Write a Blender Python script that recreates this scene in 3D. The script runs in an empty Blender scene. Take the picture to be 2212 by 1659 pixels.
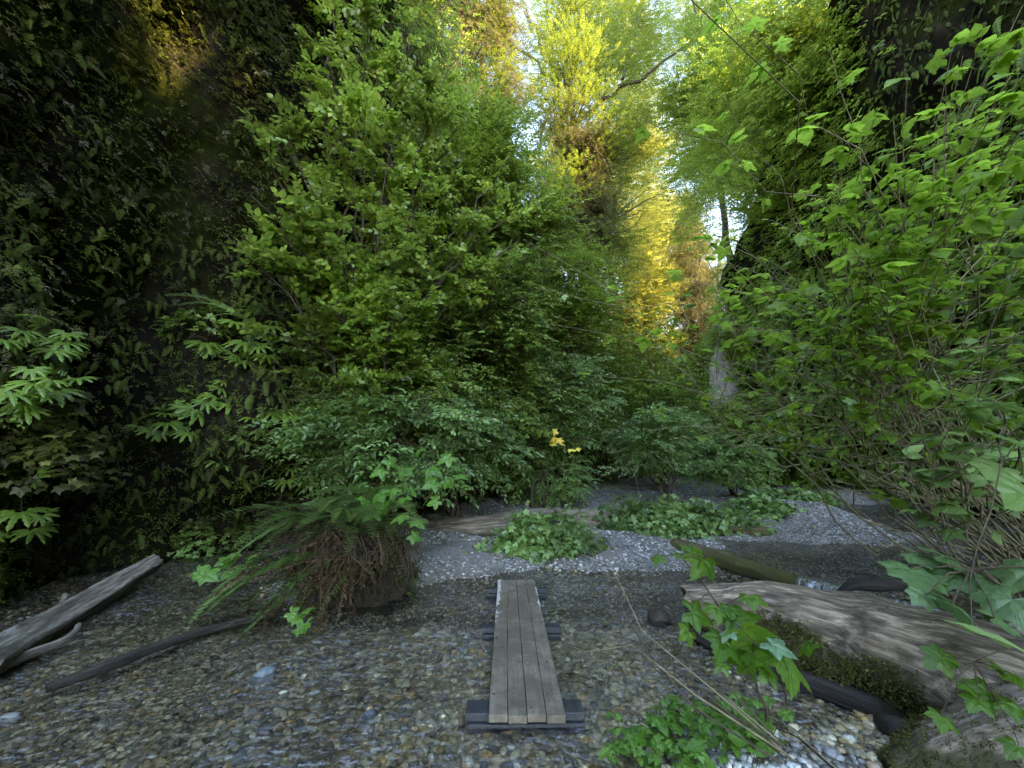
import bpy, math, random
import numpy as np
from mathutils import Vector, Matrix
random.seed(11)
rng = np.random.default_rng(11)
C = bpy.context.scene.collection
R = math.radians
TAU = 2*math.pi

# ------------------------------------------------------------------ camera
EYE = 1.75; PITCH = R(10.9); FPX = 833.0
_cp, _sp = math.cos(PITCH), math.sin(PITCH)
def ray(X, Y):
    u = (X-1106)/FPX; v = (Y-829.5)/FPX
    return np.array([u, _cp+v*_sp, _sp-v*_cp])
def G(X, Y, z=0.0):
    r = ray(X, Y); t = (z-EYE)/r[2]
    return np.array([0, 0, EYE])+r*t
def P(X, Y, y):
    r = ray(X, Y); t = y/r[1]
    return np.array([0, 0, EYE])+r*t
cam = bpy.data.cameras.new('camera'); co = bpy.data.objects.new('camera', cam); C.objects.link(co)
co.location = (0, 0, EYE); co.rotation_euler = (R(90)+PITCH, 0, 0)
cam.sensor_width = 36; cam.lens = 36*FPX/2212; cam.clip_start = 0.05; cam.clip_end = 3000
bpy.context.scene.camera = co

# ------------------------------------------------------------------ noise
def _h(ix, iy, iz, seed):
    n = (ix*374761393 + iy*668265263 + iz*2147483647 + seed*974634777) & 0xffffffff
    n = ((n ^ (n >> 13))*1274126177) & 0xffffffff
    n = ((n ^ (n >> 15))*2246822519) & 0xffffffff
    return ((n ^ (n >> 16)) & 0xffffff)/float(0xffffff)
def vnoise(p, seed=0):
    p = np.asarray(p, float); i = np.floor(p).astype(np.int64); f = p-i; f = f*f*(3-2*f)
    out = 0
    for dx in (0, 1):
        for dy in (0, 1):
            for dz in (0, 1):
                w = (f[..., 0] if dx else 1-f[..., 0])*(f[..., 1] if dy else 1-f[..., 1])*(f[..., 2] if dz else 1-f[..., 2])
                out = out + w*_h(i[..., 0]+dx, i[..., 1]+dy, i[..., 2]+dz, seed)
    return out*2-1
def fbm(p, oct=4, seed=0):
    a = 1; s = 0; p = np.asarray(p, float)
    for k in range(oct):
        s = s+a*vnoise(p, seed+k); p = p*2.03+7.1; a *= .5
    return s
def sm(a, b, x):
    t = np.clip((x-a)/(b-a), 0, 1); return t*t*(3-2*t)

# ------------------------------------------------------------------ mesh building
class MB:
    """collects vertices, faces (any size), a material index per face and named point attributes"""
    def __init__(s):
        s.v = []; s.l = []; s.t = []; s.m = []; s.a = []; s.w = []; s.n = 0
    def add(s, v, loops, tot, mi=None, rnd=None, uvw=None):
        v = np.asarray(v, np.float32).reshape(-1, 3); loops = np.asarray(loops, np.int64); tot = np.asarray(tot, np.int32)
        s.v.append(v); s.l.append(loops+s.n); s.t.append(tot)
        s.m.append(np.zeros(len(tot), np.int32) if mi is None else np.broadcast_to(np.asarray(mi, np.int32), (len(tot),)))
        s.a.append(np.full(len(v), .5, np.float32) if rnd is None else np.broadcast_to(np.asarray(rnd, np.float32), (len(v),)))
        s.w.append(v if uvw is None else np.asarray(uvw, np.float32))
        s.n += len(v)
    def build(s, name, mats, parent=None, smooth=False):
        me = bpy.data.meshes.new(name)
        if s.n:
            v = np.concatenate(s.v); l = np.concatenate(s.l); t = np.concatenate(s.t); m = np.concatenate(s.m)
            me.vertices.add(len(v)); me.vertices.foreach_set('co', v.ravel())
            me.loops.add(len(l)); me.loops.foreach_set('vertex_index', l.astype(np.int32))
            me.polygons.add(len(t)); st = np.concatenate([[0], np.cumsum(t)[:-1]]).astype(np.int32)
            me.polygons.foreach_set('loop_start', st)
            try: me.polygons.foreach_set('loop_total', t)
            except Exception: pass
            me.polygons.foreach_set('material_index', m)
            me.polygons.foreach_set('use_smooth', np.full(len(t), bool(smooth)))
            a = me.attributes.new('rnd', 'FLOAT', 'POINT'); a.data.foreach_set('value', np.concatenate(s.a))
            a = me.attributes.new('uvw', 'FLOAT_VECTOR', 'POINT'); a.data.foreach_set('vector', np.concatenate(s.w).astype(np.float32).ravel())
            me.update(calc_edges=True)
        for k in (mats if isinstance(mats, (list, tuple)) else [mats]): me.materials.append(k)
        o = bpy.data.objects.new(name, me); C.objects.link(o)
        if parent is not None: 
            o.parent = parent; o.matrix_parent_inverse = Matrix.Translation(-parent.location)
        return o

def tag(o, label=None, cat=None, group=None, kind=None):
    if label: o['label'] = label
    if cat: o['category'] = cat
    if group: o['group'] = group
    if kind: o['kind'] = kind
    return o
def thing(name, label, cat, loc=(0, 0, 0), group=None):
    o = bpy.data.objects.new(name, None); C.objects.link(o); o.location = [float(c) for c in loc]; o.empty_display_size = .1
    return tag(o, label, cat, group)

def frames(fwd, nrm):
    """(M,3,3) matrices with columns x, forward, normal"""
    f = fwd/np.linalg.norm(fwd, axis=-1, keepdims=True)
    x = np.cross(f, nrm); x /= (np.linalg.norm(x, axis=-1, keepdims=True)+1e-9)
    n = np.cross(x, f)
    return np.stack([x, f, n], -1)

class T:
    """a template: vertices, faces, material index, leaf id"""
    def __init__(s): s.v = []; s.l = []; s.t = []; s.m = []; s.id = []; s.u = []; s.n = 0; s.k = 0
    def put(s, v, faces, mat=0, new=True, uv=None, palm=0):
        v = np.asarray(v, float); s.v.append(v); uv = np.array(v if uv is None else uv, float); uv[:, 2] = palm; s.u.append(uv)
        for f in faces: s.l += [i+s.n for i in f]; s.t.append(len(f)); s.m.append(mat)
        if new: s.k += 1
        s.id += [s.k-1]*len(v); s.n += len(v)
    def done(s):
        s.V = np.concatenate(s.v); s.U = np.concatenate(s.u); s.L = np.array(s.l); s.Tt = np.array(s.t); s.M = np.array(s.m); s.ID = np.array(s.id); return s

def scatter(mb, temps, pos, fwd, nrm, size, base=None, var=.35):
    """instances templates (chosen at random) at pos; base = mean rnd per instance"""
    M = len(pos)
    if M == 0: return
    size = np.broadcast_to(np.asarray(size, float), (M,))
    base = rng.random(M) if base is None else np.broadcast_to(np.asarray(base, float), (M,))
    Rm = frames(fwd, nrm); pick = rng.integers(0, len(temps), M)
    for k, tp in enumerate(temps):
        ix = np.nonzero(pick == k)[0]
        if not len(ix): continue
        n = len(tp.V)
        v = np.einsum('mij,nj->mni', Rm[ix], tp.V)*size[ix, None, None]+pos[ix, None, :]
        lo = (tp.L[None, :]+np.arange(len(ix))[:, None]*n).ravel()
        rl = rng.random((len(ix), tp.k))
        r = np.clip(base[ix, None]*(1-var)+rl*var, 0, 1)[:, tp.ID]
        mb.add(v.reshape(-1, 3), lo, np.tile(tp.Tt, len(ix)), np.tile(tp.M, len(ix)), r.ravel(), np.tile(tp.U, (len(ix), 1)))

def rotz(a): c, s = math.cos(a), math.sin(a); return np.array([[c, -s, 0], [s, c, 0], [0, 0, 1]])
def rotx(a): c, s = math.cos(a), math.sin(a); return np.array([[1, 0, 0], [0, c, -s], [0, s, c]])
def roty(a): c, s = math.cos(a), math.sin(a); return np.array([[c, 0, s], [0, 1, 0], [-s, 0, c]])

# ---- leaves: unit length along +y, normal +z
def leaf_lo(w=.5):
    return np.array([[0, 0, 0], [w/2, .45, .06], [0, 1, -.08], [-w/2, .45, .06]]), [(0, 1, 2, 3)]
def leaf_mid(w=.55, fold=.12, droop=.15):
    v = [[0, 0, 0], [w*.38, .22, fold*.7], [w*.5, .5, fold*.8-droop*.3], [0, 1, -droop], [-w*.5, .5, fold*.8-droop*.3], [-w*.38, .22, fold*.7], [0, .5, -droop*.3]]
    return np.array(v), [(0, 1, 2, 6), (6, 2, 3), (0, 6, 4, 5), (6, 3, 4)]
def leaf_hi(w=.62, fold=.07, droop=.22, serr=.035, n=9, base=.18):
    ts = np.linspace(0, 1, n+1); mid = np.array([[0, t, -droop*t*t] for t in ts])
    v = list(mid); f = []
    for sgn in (1, -1):
        o = len(v)
        for i, t in enumerate(ts):
            prof = (math.sin(math.pi*min(1, t**.72))**.85)*w/2 if 0 < t < 1 else 0
            if 0 < i < n: prof += serr*(1 if i % 2 else -1)*.6
            if i == 0: prof = base*w*.4
            ripple = .03*math.sin(t*19+sgn)
            v.append([sgn*prof, t-(.06 if 0 < i < n and i % 2 else 0)-(base*.35 if i == 0 else 0), -droop*t*t+fold*prof*2+ripple*prof])
        for i in range(n):
            q = (i, o+i, o+i+1, i+1)
            f.append(q if sgn > 0 else q[::-1])
    return np.array(v), f
def leaf_lobed(lobes=5, depth=.5, droop=.22, seed=0):
    """palmate leaf: centre at origin, main lobe along +y, size about 1"""
    rr = random.Random(seed); v = [[0, 0, 0]]; out = []
    spans = {3: (-78, 78), 5: (-125, 125), 7: (-140, 140)}[lobes]
    angs = np.linspace(spans[0], spans[1], lobes)
    for i, a in enumerate(angs):
        L = .62-.20*abs(i-(lobes-1)/2)/((lobes-1)/2)**.8*.9; L *= rr.uniform(.93, 1.07)
        st = (angs[1]-angs[0])
        if i == 0: out.append((a-st*.42, .24))
        k = depth; out += [(a-st*.36, L*(1-k*.98)), (a-st*.28, L*(1-k*.66)), (a-st*.22, L*(1-k*.72)), (a-st*.14, L*(1-k*.34)), (a-st*.09, L*(1-k*.40)), (a, L), (a+st*.09, L*(1-k*.40)), (a+st*.14, L*(1-k*.34)), (a+st*.22, L*(1-k*.72)), (a+st*.28, L*(1-k*.66)), (a+st*.36, L*(1-k*.98))]
        if i < lobes-1: out.append((a+st*.5, L*(1-depth)))
        else: out.append((a+st*.42, .24))
    for a, L in out:
        a = R(a); v.append([math.sin(a)*L, math.cos(a)*L, -droop*L*L*1.6+.02*math.sin(a*9)*L])
    # inner ring lifts the veins
    n = len(out); inner = []
    for a, L in out:
        a = R(a); v.append([math.sin(a)*L*.5, math.cos(a)*L*.5, -droop*L*L*.4+.035*abs(math.sin(a*2.5))])
    f = []
    for i in range(n-1):
        f.append((1+i, 1+n+i, 2+n+i, 2+i)); f.append((0, 2+n+i, 1+n+i))
    return np.array(v), f
def leaf_maple_lo(seed=0):
    rr = random.Random(seed); a5 = [-120, -62, 0, 62, 120]; v = [[0, 0, 0]]
    for i, a in enumerate(a5):
        L = (.42, .56, .64, .56, .42)[i]*rr.uniform(.9, 1.1)
        for da, k in ((-22, .66), (0, 1), (22, .66)):
            v.append([math.sin(R(a+da))*L*k, math.cos(R(a+da))*L*k, -.22*(L*k)**2*2])
    return np.array(v), [(0, i+1, i) for i in range(1, 15)]

def twig_geo(tp, pts, r, mat=1):
    """thin three-sided twig in a template"""
    pts = np.asarray(pts, float); v = []; n = len(pts)
    for i, p in enumerate(pts):
        rr = r*(1-.7*i/(n-1))
        for k in range(3): a = TAU*k/3; v.append(p+np.array([math.cos(a)*rr, 0, math.sin(a)*rr]))
    f = []
    for i in range(n-1):
        for k in range(3): f.append((i*3+k, i*3+(k+1) % 3, i*3+3+(k+1) % 3, i*3+3+k))
    tp.put(v, f, mat, new=False) if tp.k else tp.put(v, f, mat)

def spray(n=9, leaf=leaf_mid, ll=.3, ang=55, seed=0, twig=.012, bend=-.12, flat=.25, zig=.0, kw={}):
    """a twig along +y, length 1, with alternate leaves lying roughly in its plane"""
    rr = random.Random(seed); tp = T()
    path = lambda t: np.array([zig*math.sin(t*9)+.05*math.sin(t*3+seed), t, bend*t*t])
    if twig: twig_geo(tp, [path(t) for t in (0, .35, .7, 1)], twig)
    for i in range(n):
        t = .12+.86*i/(n-1); side = 1 if i % 2 else -1
        L = ll*rr.uniform(.75, 1.15)*(1.0 if t < .75 else .8)
        a = -side*R(ang*(1-.75*max(0, t-.6)/.4)+rr.uniform(-14, 14))
        if i == n-1: a = R(rr.uniform(-12, 12))
        v, f = leaf(**kw)
        M = rotz(a)@rotx(R(rr.uniform(-25, 18)))@roty(R(rr.uniform(-40, 40)*flat*2))
        tp.put((v*L)@M.T+path(t), f, 0, uv=v)
    return tp.done()
def single(leaf, petiole=.3, seed=0, kw={}):
    tp = T()
    if petiole: twig_geo(tp, [[0, 0, 0], [0, petiole*.5, petiole*.12], [0, petiole, 0]], .012)
    v, f = leaf(**kw); tp.put(v+np.array([0, petiole, 0]), f, 0, uv=v, palm=(leaf is leaf_lobed)*1); return tp.done()
def trifoliate(leaf=leaf_hi, seed=0, kw={}):
    rr = random.Random(seed); tp = T()
    twig_geo(tp, [[0, 0, 0], [0, .25, .03], [0, .5, 0]], .01)
    for a, L, y in ((0, .62, .5), (62, .48, .44), (-62, .48, .44)):
        v, f = leaf(**kw); a = R(a+rr.uniform(-9, 9)); u0 = v
        v = (v*L*rr.uniform(.9, 1.1))@(rotz(a)@roty(R(rr.uniform(-22, 22)))@rotx(R(rr.uniform(-14, 8)))).T+np.array([0, y, 0])
        tp.put(v, f, 0, uv=u0)
    return tp.done()
def fern_frond(n=18, w=.16, bend=-.5, seed=0, lo=False):
    """pinnate frond, unit length along +y, drooping by bend"""
    rr = random.Random(seed); tp = T(); path = lambda t: np.array([.04*math.sin(t*3+seed), t*(1-.25*abs(bend)*t), bend*t*t+.12*t])
    twig_geo(tp, [path(t) for t in (0, .3, .6, 1)], .008)
    for i in range(n):
        t = .1+.9*i/n; L = w*math.sin(math.pi*min(1, (t*.93+.07))**.8)**.7+.01; p = path(t); wd = .9/n*.42
        for s in (1, -1):
            a = -s*R(78-35*t+rr.uniform(-5, 5)); c, q = math.cos(a), math.sin(a)
            d = np.array([-q, c, -.25+rr.uniform(-.12, .12)]); e = np.array([c, q, 0])*wd
            v = [p-e, p+d*L*.55-e*.9, p+d*L, p+d*L*.55+e*.9, p+e]
            tp.put(v, [(0, 1, 3, 4), (1, 2, 3)], 0, new=(s == 1))
    return tp.done()
def finger_fern(n=8, seed=0, lo=False):
    """five-fingered fern: fan of narrow drooping fingers with scalloped edges; stalk along +y, fan in the x-y plane"""
    rr = random.Random(seed); tp = T()
    twig_geo(tp, [[0, 0, 0], [0, .25, .06], [0, .45, .05]], .01)
    seg = 5 if lo else 9
    for i in range(n):
        u = (i-(n-1)/2)/((n-1)/2); a = -R(105*u+rr.uniform(-5, 5)); L = (.62-.16*abs(u))*rr.uniform(.85, 1.1)
        o = np.array([-.10*math.sin(a), .45+.05*math.cos(a), .05]); d = np.array([-math.sin(a), math.cos(a), 0]); e = np.array([d[1], -d[0], 0]); v = []; f = []
        for k in range(seg+1):
            t = k/seg; w = (.080 if k % 2 else .052)*(1-.55*t**2)*(0 if k == seg else 1)+.004
            p = o+d*L*t*(1-.12*t)+np.array([0, 0, -.34*L*t*t+.05*t]); v += [p-e*w+[0, 0, -.01], p+[0, 0, .008], p+e*w+[0, 0, -.01]]
        for k in range(seg):
            b = k*3; f += [(b, b+3, b+4, b+1), (b+1, b+4, b+5, b+2)]
        tp.put(v, f, 0)
    return tp.done()

def tube(mb, pts, rad, sides=6, mi=0, rnd=.5, lump=0, cap=False, seed=0):
    pts = np.asarray(pts, float); n = len(pts); rad = np.broadcast_to(np.asarray(rad, float), (n,))
    tg = np.gradient(pts, axis=0); tg /= np.linalg.norm(tg, axis=1, keepdims=True)+1e-9
    ref = np.array([0, 0, 1.]) if abs(tg[:, 2]).mean() < .8 else np.array([1., 0, 0])
    x = np.cross(tg, ref); x /= np.linalg.norm(x, axis=1, keepdims=True)+1e-9; y = np.cross(x, tg)
    a = np.arange(sides)/sides*TAU
    rr = rad[:, None]*np.ones(sides)
    if lump:
        sl = np.concatenate([[0], np.cumsum(np.linalg.norm(np.diff(pts, axis=0), axis=1))])
        q = np.stack([np.cos(a)[None, :]*1.3+0*rr, np.sin(a)[None, :]*1.3+0*rr, sl[:, None]*1.6+0*rr], -1)+seed*3.7
        rr = rr*(1+lump*fbm(q, 3, seed))
    v = pts[:, None, :]+x[:, None, :]*(np.cos(a)[None, :, None]*rr[..., None])+y[:, None, :]*(np.sin(a)[None, :, None]*rr[..., None])
    s = np.concatenate([[0], np.cumsum(np.linalg.norm(np.diff(pts, axis=0), axis=1))])
    w = np.stack([np.cos(a)[None]*rr, np.sin(a)[None]*rr, s[:, None]*np.ones(sides)], -1)
    i = np.arange(n-1)[:, None]*sides; k = np.arange(sides)[None]
    q = np.stack([i+k, i+(k+1) % sides, i+sides+(k+1) % sides, i+sides+k], -1).reshape(-1)
    l = q; t = np.full((n-1)*sides, 4)
    vv = v.reshape(-1, 3)
    if cap:
        l = np.concatenate([l, np.arange(sides)[::-1], np.arange(sides)+(n-1)*sides]); t = np.concatenate([t, [sides, sides]])
    mb.add(vv, l, t, mi, rnd, w.reshape(-1, 3))
    return v
def curve(a, b, sag=0, n=8, wob=0, out=None):
    """points from a to b; starts along out (default up) and arches"""
    a = np.asarray(a, float); b = np.asarray(b, float); d = np.linalg.norm(b-a)
    c = (a+b)/2+np.array([0, 0, sag*d]) if out is None else a+np.asarray(out, float)*d*.55
    t = np.linspace(0, 1, n)[:, None]
    p = (1-t)**2*a+2*t*(1-t)*c+t*t*b
    if wob: 
        w = rng.normal(size=(n, 3))*wob*d; w[0] = 0; w[-1] = 0; p = p+w*np.sin(t*math.pi)
    return p

def grid_mesh(mb, V, mi=0):
    a, b = V.shape[:2]; i = np.arange(a-1)[:, None]*b; k = np.arange(b-1)[None]
    q = np.stack([i+k, i+k+1, i+b+k+1, i+b+k], -1).reshape(-1)
    mb.add(V.reshape(-1, 3), q, np.full((a-1)*(b-1), 4), mi)

# ------------------------------------------------------------------ materials
def nodes(name):
    m = bpy.data.materials.new(name); m.use_nodes = True; nt = m.node_tree; nt.nodes.clear()
    return m, nt, nt.nodes.new('ShaderNodeOutputMaterial')
def N(nt, t, **kw):
    n = nt.nodes.new('ShaderNode'+t)
    for k, v in kw.items():
        if k in n.inputs: n.inputs[k].default_value = v
        else: setattr(n, k, v)
    return n
def ramp(nt, src, stops, interp='LINEAR'):
    r = nt.nodes.new('ShaderNodeValToRGB'); r.color_ramp.interpolation = interp; e = r.color_ramp.elements
    while len(e) < len(stops): e.new(.5)
    for i, (p, c) in enumerate(stops): e[i].position = p; e[i].color = (*c, 1) if len(c) == 3 else c
    nt.links.new(src, r.inputs[0]); return r.outputs[0]
def mixc(nt, f, a, b, mode='MIX'):
    m = nt.nodes.new('ShaderNodeMix'); m.data_type = 'RGBA'; m.blend_type = mode
    for s, x in ((m.inputs[0], f), (m.inputs[6], a), (m.inputs[7], b)):
        if hasattr(x, 'is_linked') or hasattr(x, 'links'): nt.links.new(x, s)
        else: s.default_value = (*x, 1) if isinstance(x, tuple) and len(x) == 3 else x
    return m.outputs[2]
def MA(nt, op, a, b=0.0, c=None):
    n = N(nt, 'Math', operation=op)
    for i, x in enumerate((a, b, c)):
        if x is None: continue
        if hasattr(x, 'links'): nt.links.new(x, n.inputs[i])
        else: n.inputs[i].default_value = x
    return n.outputs[0]
def veins(nt):
    """midrib and side veins drawn in the leaf's own coordinates"""
    s = N(nt, 'SeparateXYZ'); nt.links.new(N(nt, 'Attribute', attribute_name='uvw').outputs['Vector'], s.inputs[0]); x, y, z = s.outputs
    ax = MA(nt, 'ABSOLUTE', x); mid = MA(nt, 'SUBTRACT', 1.0, MA(nt, 'DIVIDE', ax, .014))
    fr = MA(nt, 'ABSOLUTE', MA(nt, 'SUBTRACT', MA(nt, 'FRACT', MA(nt, 'MULTIPLY', MA(nt, 'MULTIPLY_ADD', ax, -.9, y), 7.5)), .5))
    pin = MA(nt, 'MAXIMUM', mid, MA(nt, 'SUBTRACT', .75, MA(nt, 'DIVIDE', fr, .07)))
    r = MA(nt, 'SQRT', MA(nt, 'ADD', MA(nt, 'MULTIPLY', x, x), MA(nt, 'MULTIPLY', y, y))); an = MA(nt, 'DIVIDE', MA(nt, 'ARCTAN2', x, y), R(62.5))
    da = MA(nt, 'ABSOLUTE', MA(nt, 'SUBTRACT', an, MA(nt, 'ROUND', an))); pl = MA(nt, 'SUBTRACT', 1.0, MA(nt, 'DIVIDE', MA(nt, 'MULTIPLY', da, r), .008))
    f2 = MA(nt, 'ABSOLUTE', MA(nt, 'SUBTRACT', MA(nt, 'FRACT', MA(nt, 'MULTIPLY', MA(nt, 'MULTIPLY_ADD', da, -.25, r), 14.0)), .5)); pl = MA(nt, 'MAXIMUM', pl, MA(nt, 'SUBTRACT', .6, MA(nt, 'DIVIDE', f2, .09)))
    o = MA(nt, 'ADD', MA(nt, 'MULTIPLY', pl, z), MA(nt, 'MULTIPLY', pin, MA(nt, 'SUBTRACT', 1.0, z)))
    m = N(nt, 'MapRange'); nt.links.new(o, m.inputs[0]); m.inputs[4].default_value = .75; return m.outputs[0]
def leafmat(name, dark, mid, light, trans=(.25, .5, .03), tf=.4, rough=.42, spec=.5, blot=.35):
    m, nt, out = nodes(name)
    at = N(nt, 'Attribute', attribute_name='rnd')
    col = ramp(nt, at.outputs['Fac'], [(0, dark), (.5, mid), (1, light)])
    ge = N(nt, 'NewGeometry'); no = N(nt, 'TexNoise', Scale=.9, Detail=3.0); nt.links.new(ge.outputs['Position'], no.inputs['Vector'])
    bl = ramp(nt, no.outputs['Fac'], [(.35, (1-blot,)*3), (.65, (1+blot*.6,)*3)])
    col = mixc(nt, 1.0, col, bl, 'MULTIPLY')
    if blot < .25:
        nz = N(nt, 'TexNoise', Scale=38.0, Detail=4.0); nt.links.new(ge.outputs['Position'], nz.inputs['Vector'])
        col = mixc(nt, 1.0, col, ramp(nt, nz.outputs['Fac'], [(.3, (.62, .66, .6)), (.5, (1, 1, 1)), (.72, (1.25, 1.15, 1.1))]), 'MULTIPLY')
        col = mixc(nt, ramp(nt, nz.outputs['Fac'], [(.735, (0, 0, 0)), (.76, (.8, .8, .8))]), col, (.16, .11, .03))
        col = mixc(nt, veins(nt), col, mixc(nt, 1.0, col, (1.75, 1.6, 1.7), 'MULTIPLY'))
    p = N(nt, 'BsdfPrincipled', Roughness=rough); p.inputs['Specular IOR Level'].default_value = spec
    nt.links.new(col, p.inputs['Base Color'])
    t = N(nt, 'BsdfTranslucent'); tc = mixc(nt, .45, mixc(nt, 1.0, col, (2.2, 2.2, 2.2), 'MULTIPLY'), trans)
    nt.links.new(tc, t.inputs['Color'])
    mx = N(nt, 'MixShader', Fac=tf); nt.links.new(p.outputs[0], mx.inputs[1]); nt.links.new(t.outputs[0], mx.inputs[2])
    nt.links.new(mx.outputs[0], out.inputs[0]); return m
def plain(name, stops, scale=6, rough=.85, vec='Position', stretch=(1, 1, 1), bump=.3, bscale=None, spec=.3, detail=6, moss=None):
    m, nt, out = nodes(name)
    if vec == 'uvw': src = N(nt, 'Attribute', attribute_name='uvw').outputs['Vector']
    else: src = N(nt, 'NewGeometry').outputs['Position']
    mp = N(nt, 'Mapping'); mp.inputs['Scale'].default_value = stretch; nt.links.new(src, mp.inputs['Vector'])
    no = N(nt, 'TexNoise', Scale=scale, Detail=float(detail), Roughness=.62); nt.links.new(mp.outputs[0], no.inputs['Vector'])
    col = ramp(nt, no.outputs['Fac'], stops)
    if moss:
        n3 = N(nt, 'TexNoise', Scale=moss[1], Detail=5.0); nt.links.new(src, n3.inputs['Vector'])
        f = ramp(nt, n3.outputs['Fac'], [(moss[2], (0, 0, 0)), (moss[2]+.12, (1, 1, 1))]); col = mixc(nt, f, col, moss[0])
    p = N(nt, 'BsdfPrincipled', Roughness=rough); p.inputs['Specular IOR Level'].default_value = spec
    nt.links.new(col, p.inputs['Base Color'])
    n2 = N(nt, 'TexNoise', Scale=bscale or scale*2.5, Detail=8.0, Roughness=.7); nt.links.new(mp.outputs[0], n2.inputs['Vector'])
    b = N(nt, 'Bump', Strength=bump, Distance=.05); nt.links.new(n2.outputs['Fac'], b.inputs['Height']); nt.links.new(b.outputs[0], p.inputs['Normal'])
    nt.links.new(p.outputs[0], out.inputs[0]); return m
def pebmat(name, stops, rough=.5, spec=.5, scale=60, algae=False):
    m, nt, out = nodes(name)
    at = N(nt, 'Attribute', attribute_name='rnd'); col = ramp(nt, at.outputs['Fac'], stops, 'CONSTANT')
    ge = N(nt, 'NewGeometry'); no = N(nt, 'TexNoise', Scale=float(scale), Detail=5.0); nt.links.new(ge.outputs['Position'], no.inputs['Vector'])
    col = mixc(nt, 1.0, col, ramp(nt, no.outputs['Fac'], [(.3, (.6,)*3), (.7, (1.25,)*3)]), 'MULTIPLY')
    p = N(nt, 'BsdfPrincipled', Roughness=rough); p.inputs['Specular IOR Level'].default_value = spec
    nt.links.new(col, p.inputs['Base Color']); nt.links.new(p.outputs[0], out.inputs[0]); return m
# ------------------------------------------------------------------ palette
TW = plain('twig', [(.3, (.035, .026, .016)), (.7, (.11, .085, .05))], 9, bump=.2)
TWL = plain('pale_cane', [(.3, (.10, .085, .045)), (.7, (.27, .23, .14))], 14, bump=.2)
BARK = plain('bark', [(.3, (.03, .022, .016)), (.5, (.07, .052, .036)), (.7, (.13, .105, .075))], 5, vec='uvw', stretch=(9, 9, 1.2), bump=.9)
L_ALDER = leafmat('alder_leaf', (.030, .056, .010), (.13, .215, .034), (.30, .40, .075), trans=(.52, .70, .09), tf=.36, rough=.34, spec=.55, blot=.6)
L_MID = leafmat('shrub_leaf', (.035, .070, .014), (.13, .22, .040), (.25, .35, .08), trans=(.34, .50, .07), tf=.30, rough=.34, spec=.5, blot=.5)
L_COOL = leafmat('berry_leaf', (.035, .076, .020), (.125, .225, .060), (.24, .36, .13), trans=(.32, .50, .10), tf=.28, rough=.32, spec=.55, blot=.45)
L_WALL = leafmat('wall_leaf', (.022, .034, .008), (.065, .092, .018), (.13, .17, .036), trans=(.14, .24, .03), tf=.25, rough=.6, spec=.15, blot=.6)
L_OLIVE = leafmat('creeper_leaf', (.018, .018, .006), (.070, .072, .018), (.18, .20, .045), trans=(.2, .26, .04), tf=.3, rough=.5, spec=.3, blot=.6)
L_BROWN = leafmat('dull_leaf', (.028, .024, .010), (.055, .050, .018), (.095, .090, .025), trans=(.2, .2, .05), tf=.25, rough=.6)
L_FERN = leafmat('fern_leaf', (.045, .090, .016), (.12, .21, .032), (.20, .31, .052), trans=(.32, .50, .05), tf=.34, rough=.42)
L_SWORD = leafmat('sword_fern_leaf', (.045, .085, .022), (.11, .19, .05), (.20, .30, .095), trans=(.14, .32, .08), tf=.25, rough=.38)
L_DEAD = leafmat('dead_frond', (.030, .016, .009), (.085, .048, .026), (.19, .12, .07), trans=(.25, .14, .06), tf=.2, rough=.7, spec=.2)
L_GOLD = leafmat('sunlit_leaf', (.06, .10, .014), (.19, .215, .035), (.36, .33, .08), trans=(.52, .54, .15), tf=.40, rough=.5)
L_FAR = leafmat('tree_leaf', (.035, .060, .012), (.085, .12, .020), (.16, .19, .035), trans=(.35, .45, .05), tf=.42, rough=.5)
L_CONI = leafmat('needle', (.045, .055, .018), (.09, .095, .03), (.15, .13, .045), trans=(.32, .28, .07), tf=.3, rough=.6)
L_YEL = leafmat('yellow_leaf', (.50, .27, .03), (.62, .46, .06), (.55, .55, .08), trans=(.9, .7, .1), tf=.3)
L_BIG = leafmat('broad_leaf', (.050, .14, .022), (.085, .22, .035), (.14, .30, .055), trans=(.30, .58, .05), tf=.42, rough=.38, blot=.15)
L_BRIGHT = leafmat('thin_young_leaf', (.07, .14, .016), (.12, .225, .025), (.19, .31, .045), trans=(.42, .66, .07), tf=.52, rough=.42, blot=.2)
L_UMB = leafmat('umbel_leaf', (.055, .11, .04), (.085, .17, .06), (.12, .22, .085), trans=(.16, .36, .1), tf=.3, rough=.4, blot=.15)
L_DEEP = leafmat('sapling_leaf', (.035, .095, .010), (.060, .15, .014), (.10, .21, .03), trans=(.26, .50, .02), tf=.5, rough=.4, blot=.15)
L_PALE = leafmat('pale_sheen_leaf', (.08, .17, .09), (.12, .23, .13), (.17, .29, .18), trans=(.2, .42, .14), tf=.25, rough=.3, blot=.1)  # leaf pair painted pale; the skylight sheen is in the colour
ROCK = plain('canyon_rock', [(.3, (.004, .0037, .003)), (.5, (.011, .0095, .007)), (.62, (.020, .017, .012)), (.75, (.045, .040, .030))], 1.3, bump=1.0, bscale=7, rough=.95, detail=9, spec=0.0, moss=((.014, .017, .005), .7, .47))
SLAB = plain('bare_sandstone', [(.3, (.09, .085, .08)), (.7, (.24, .22, .21))], 2.2, bump=.6, rough=.95)

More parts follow.
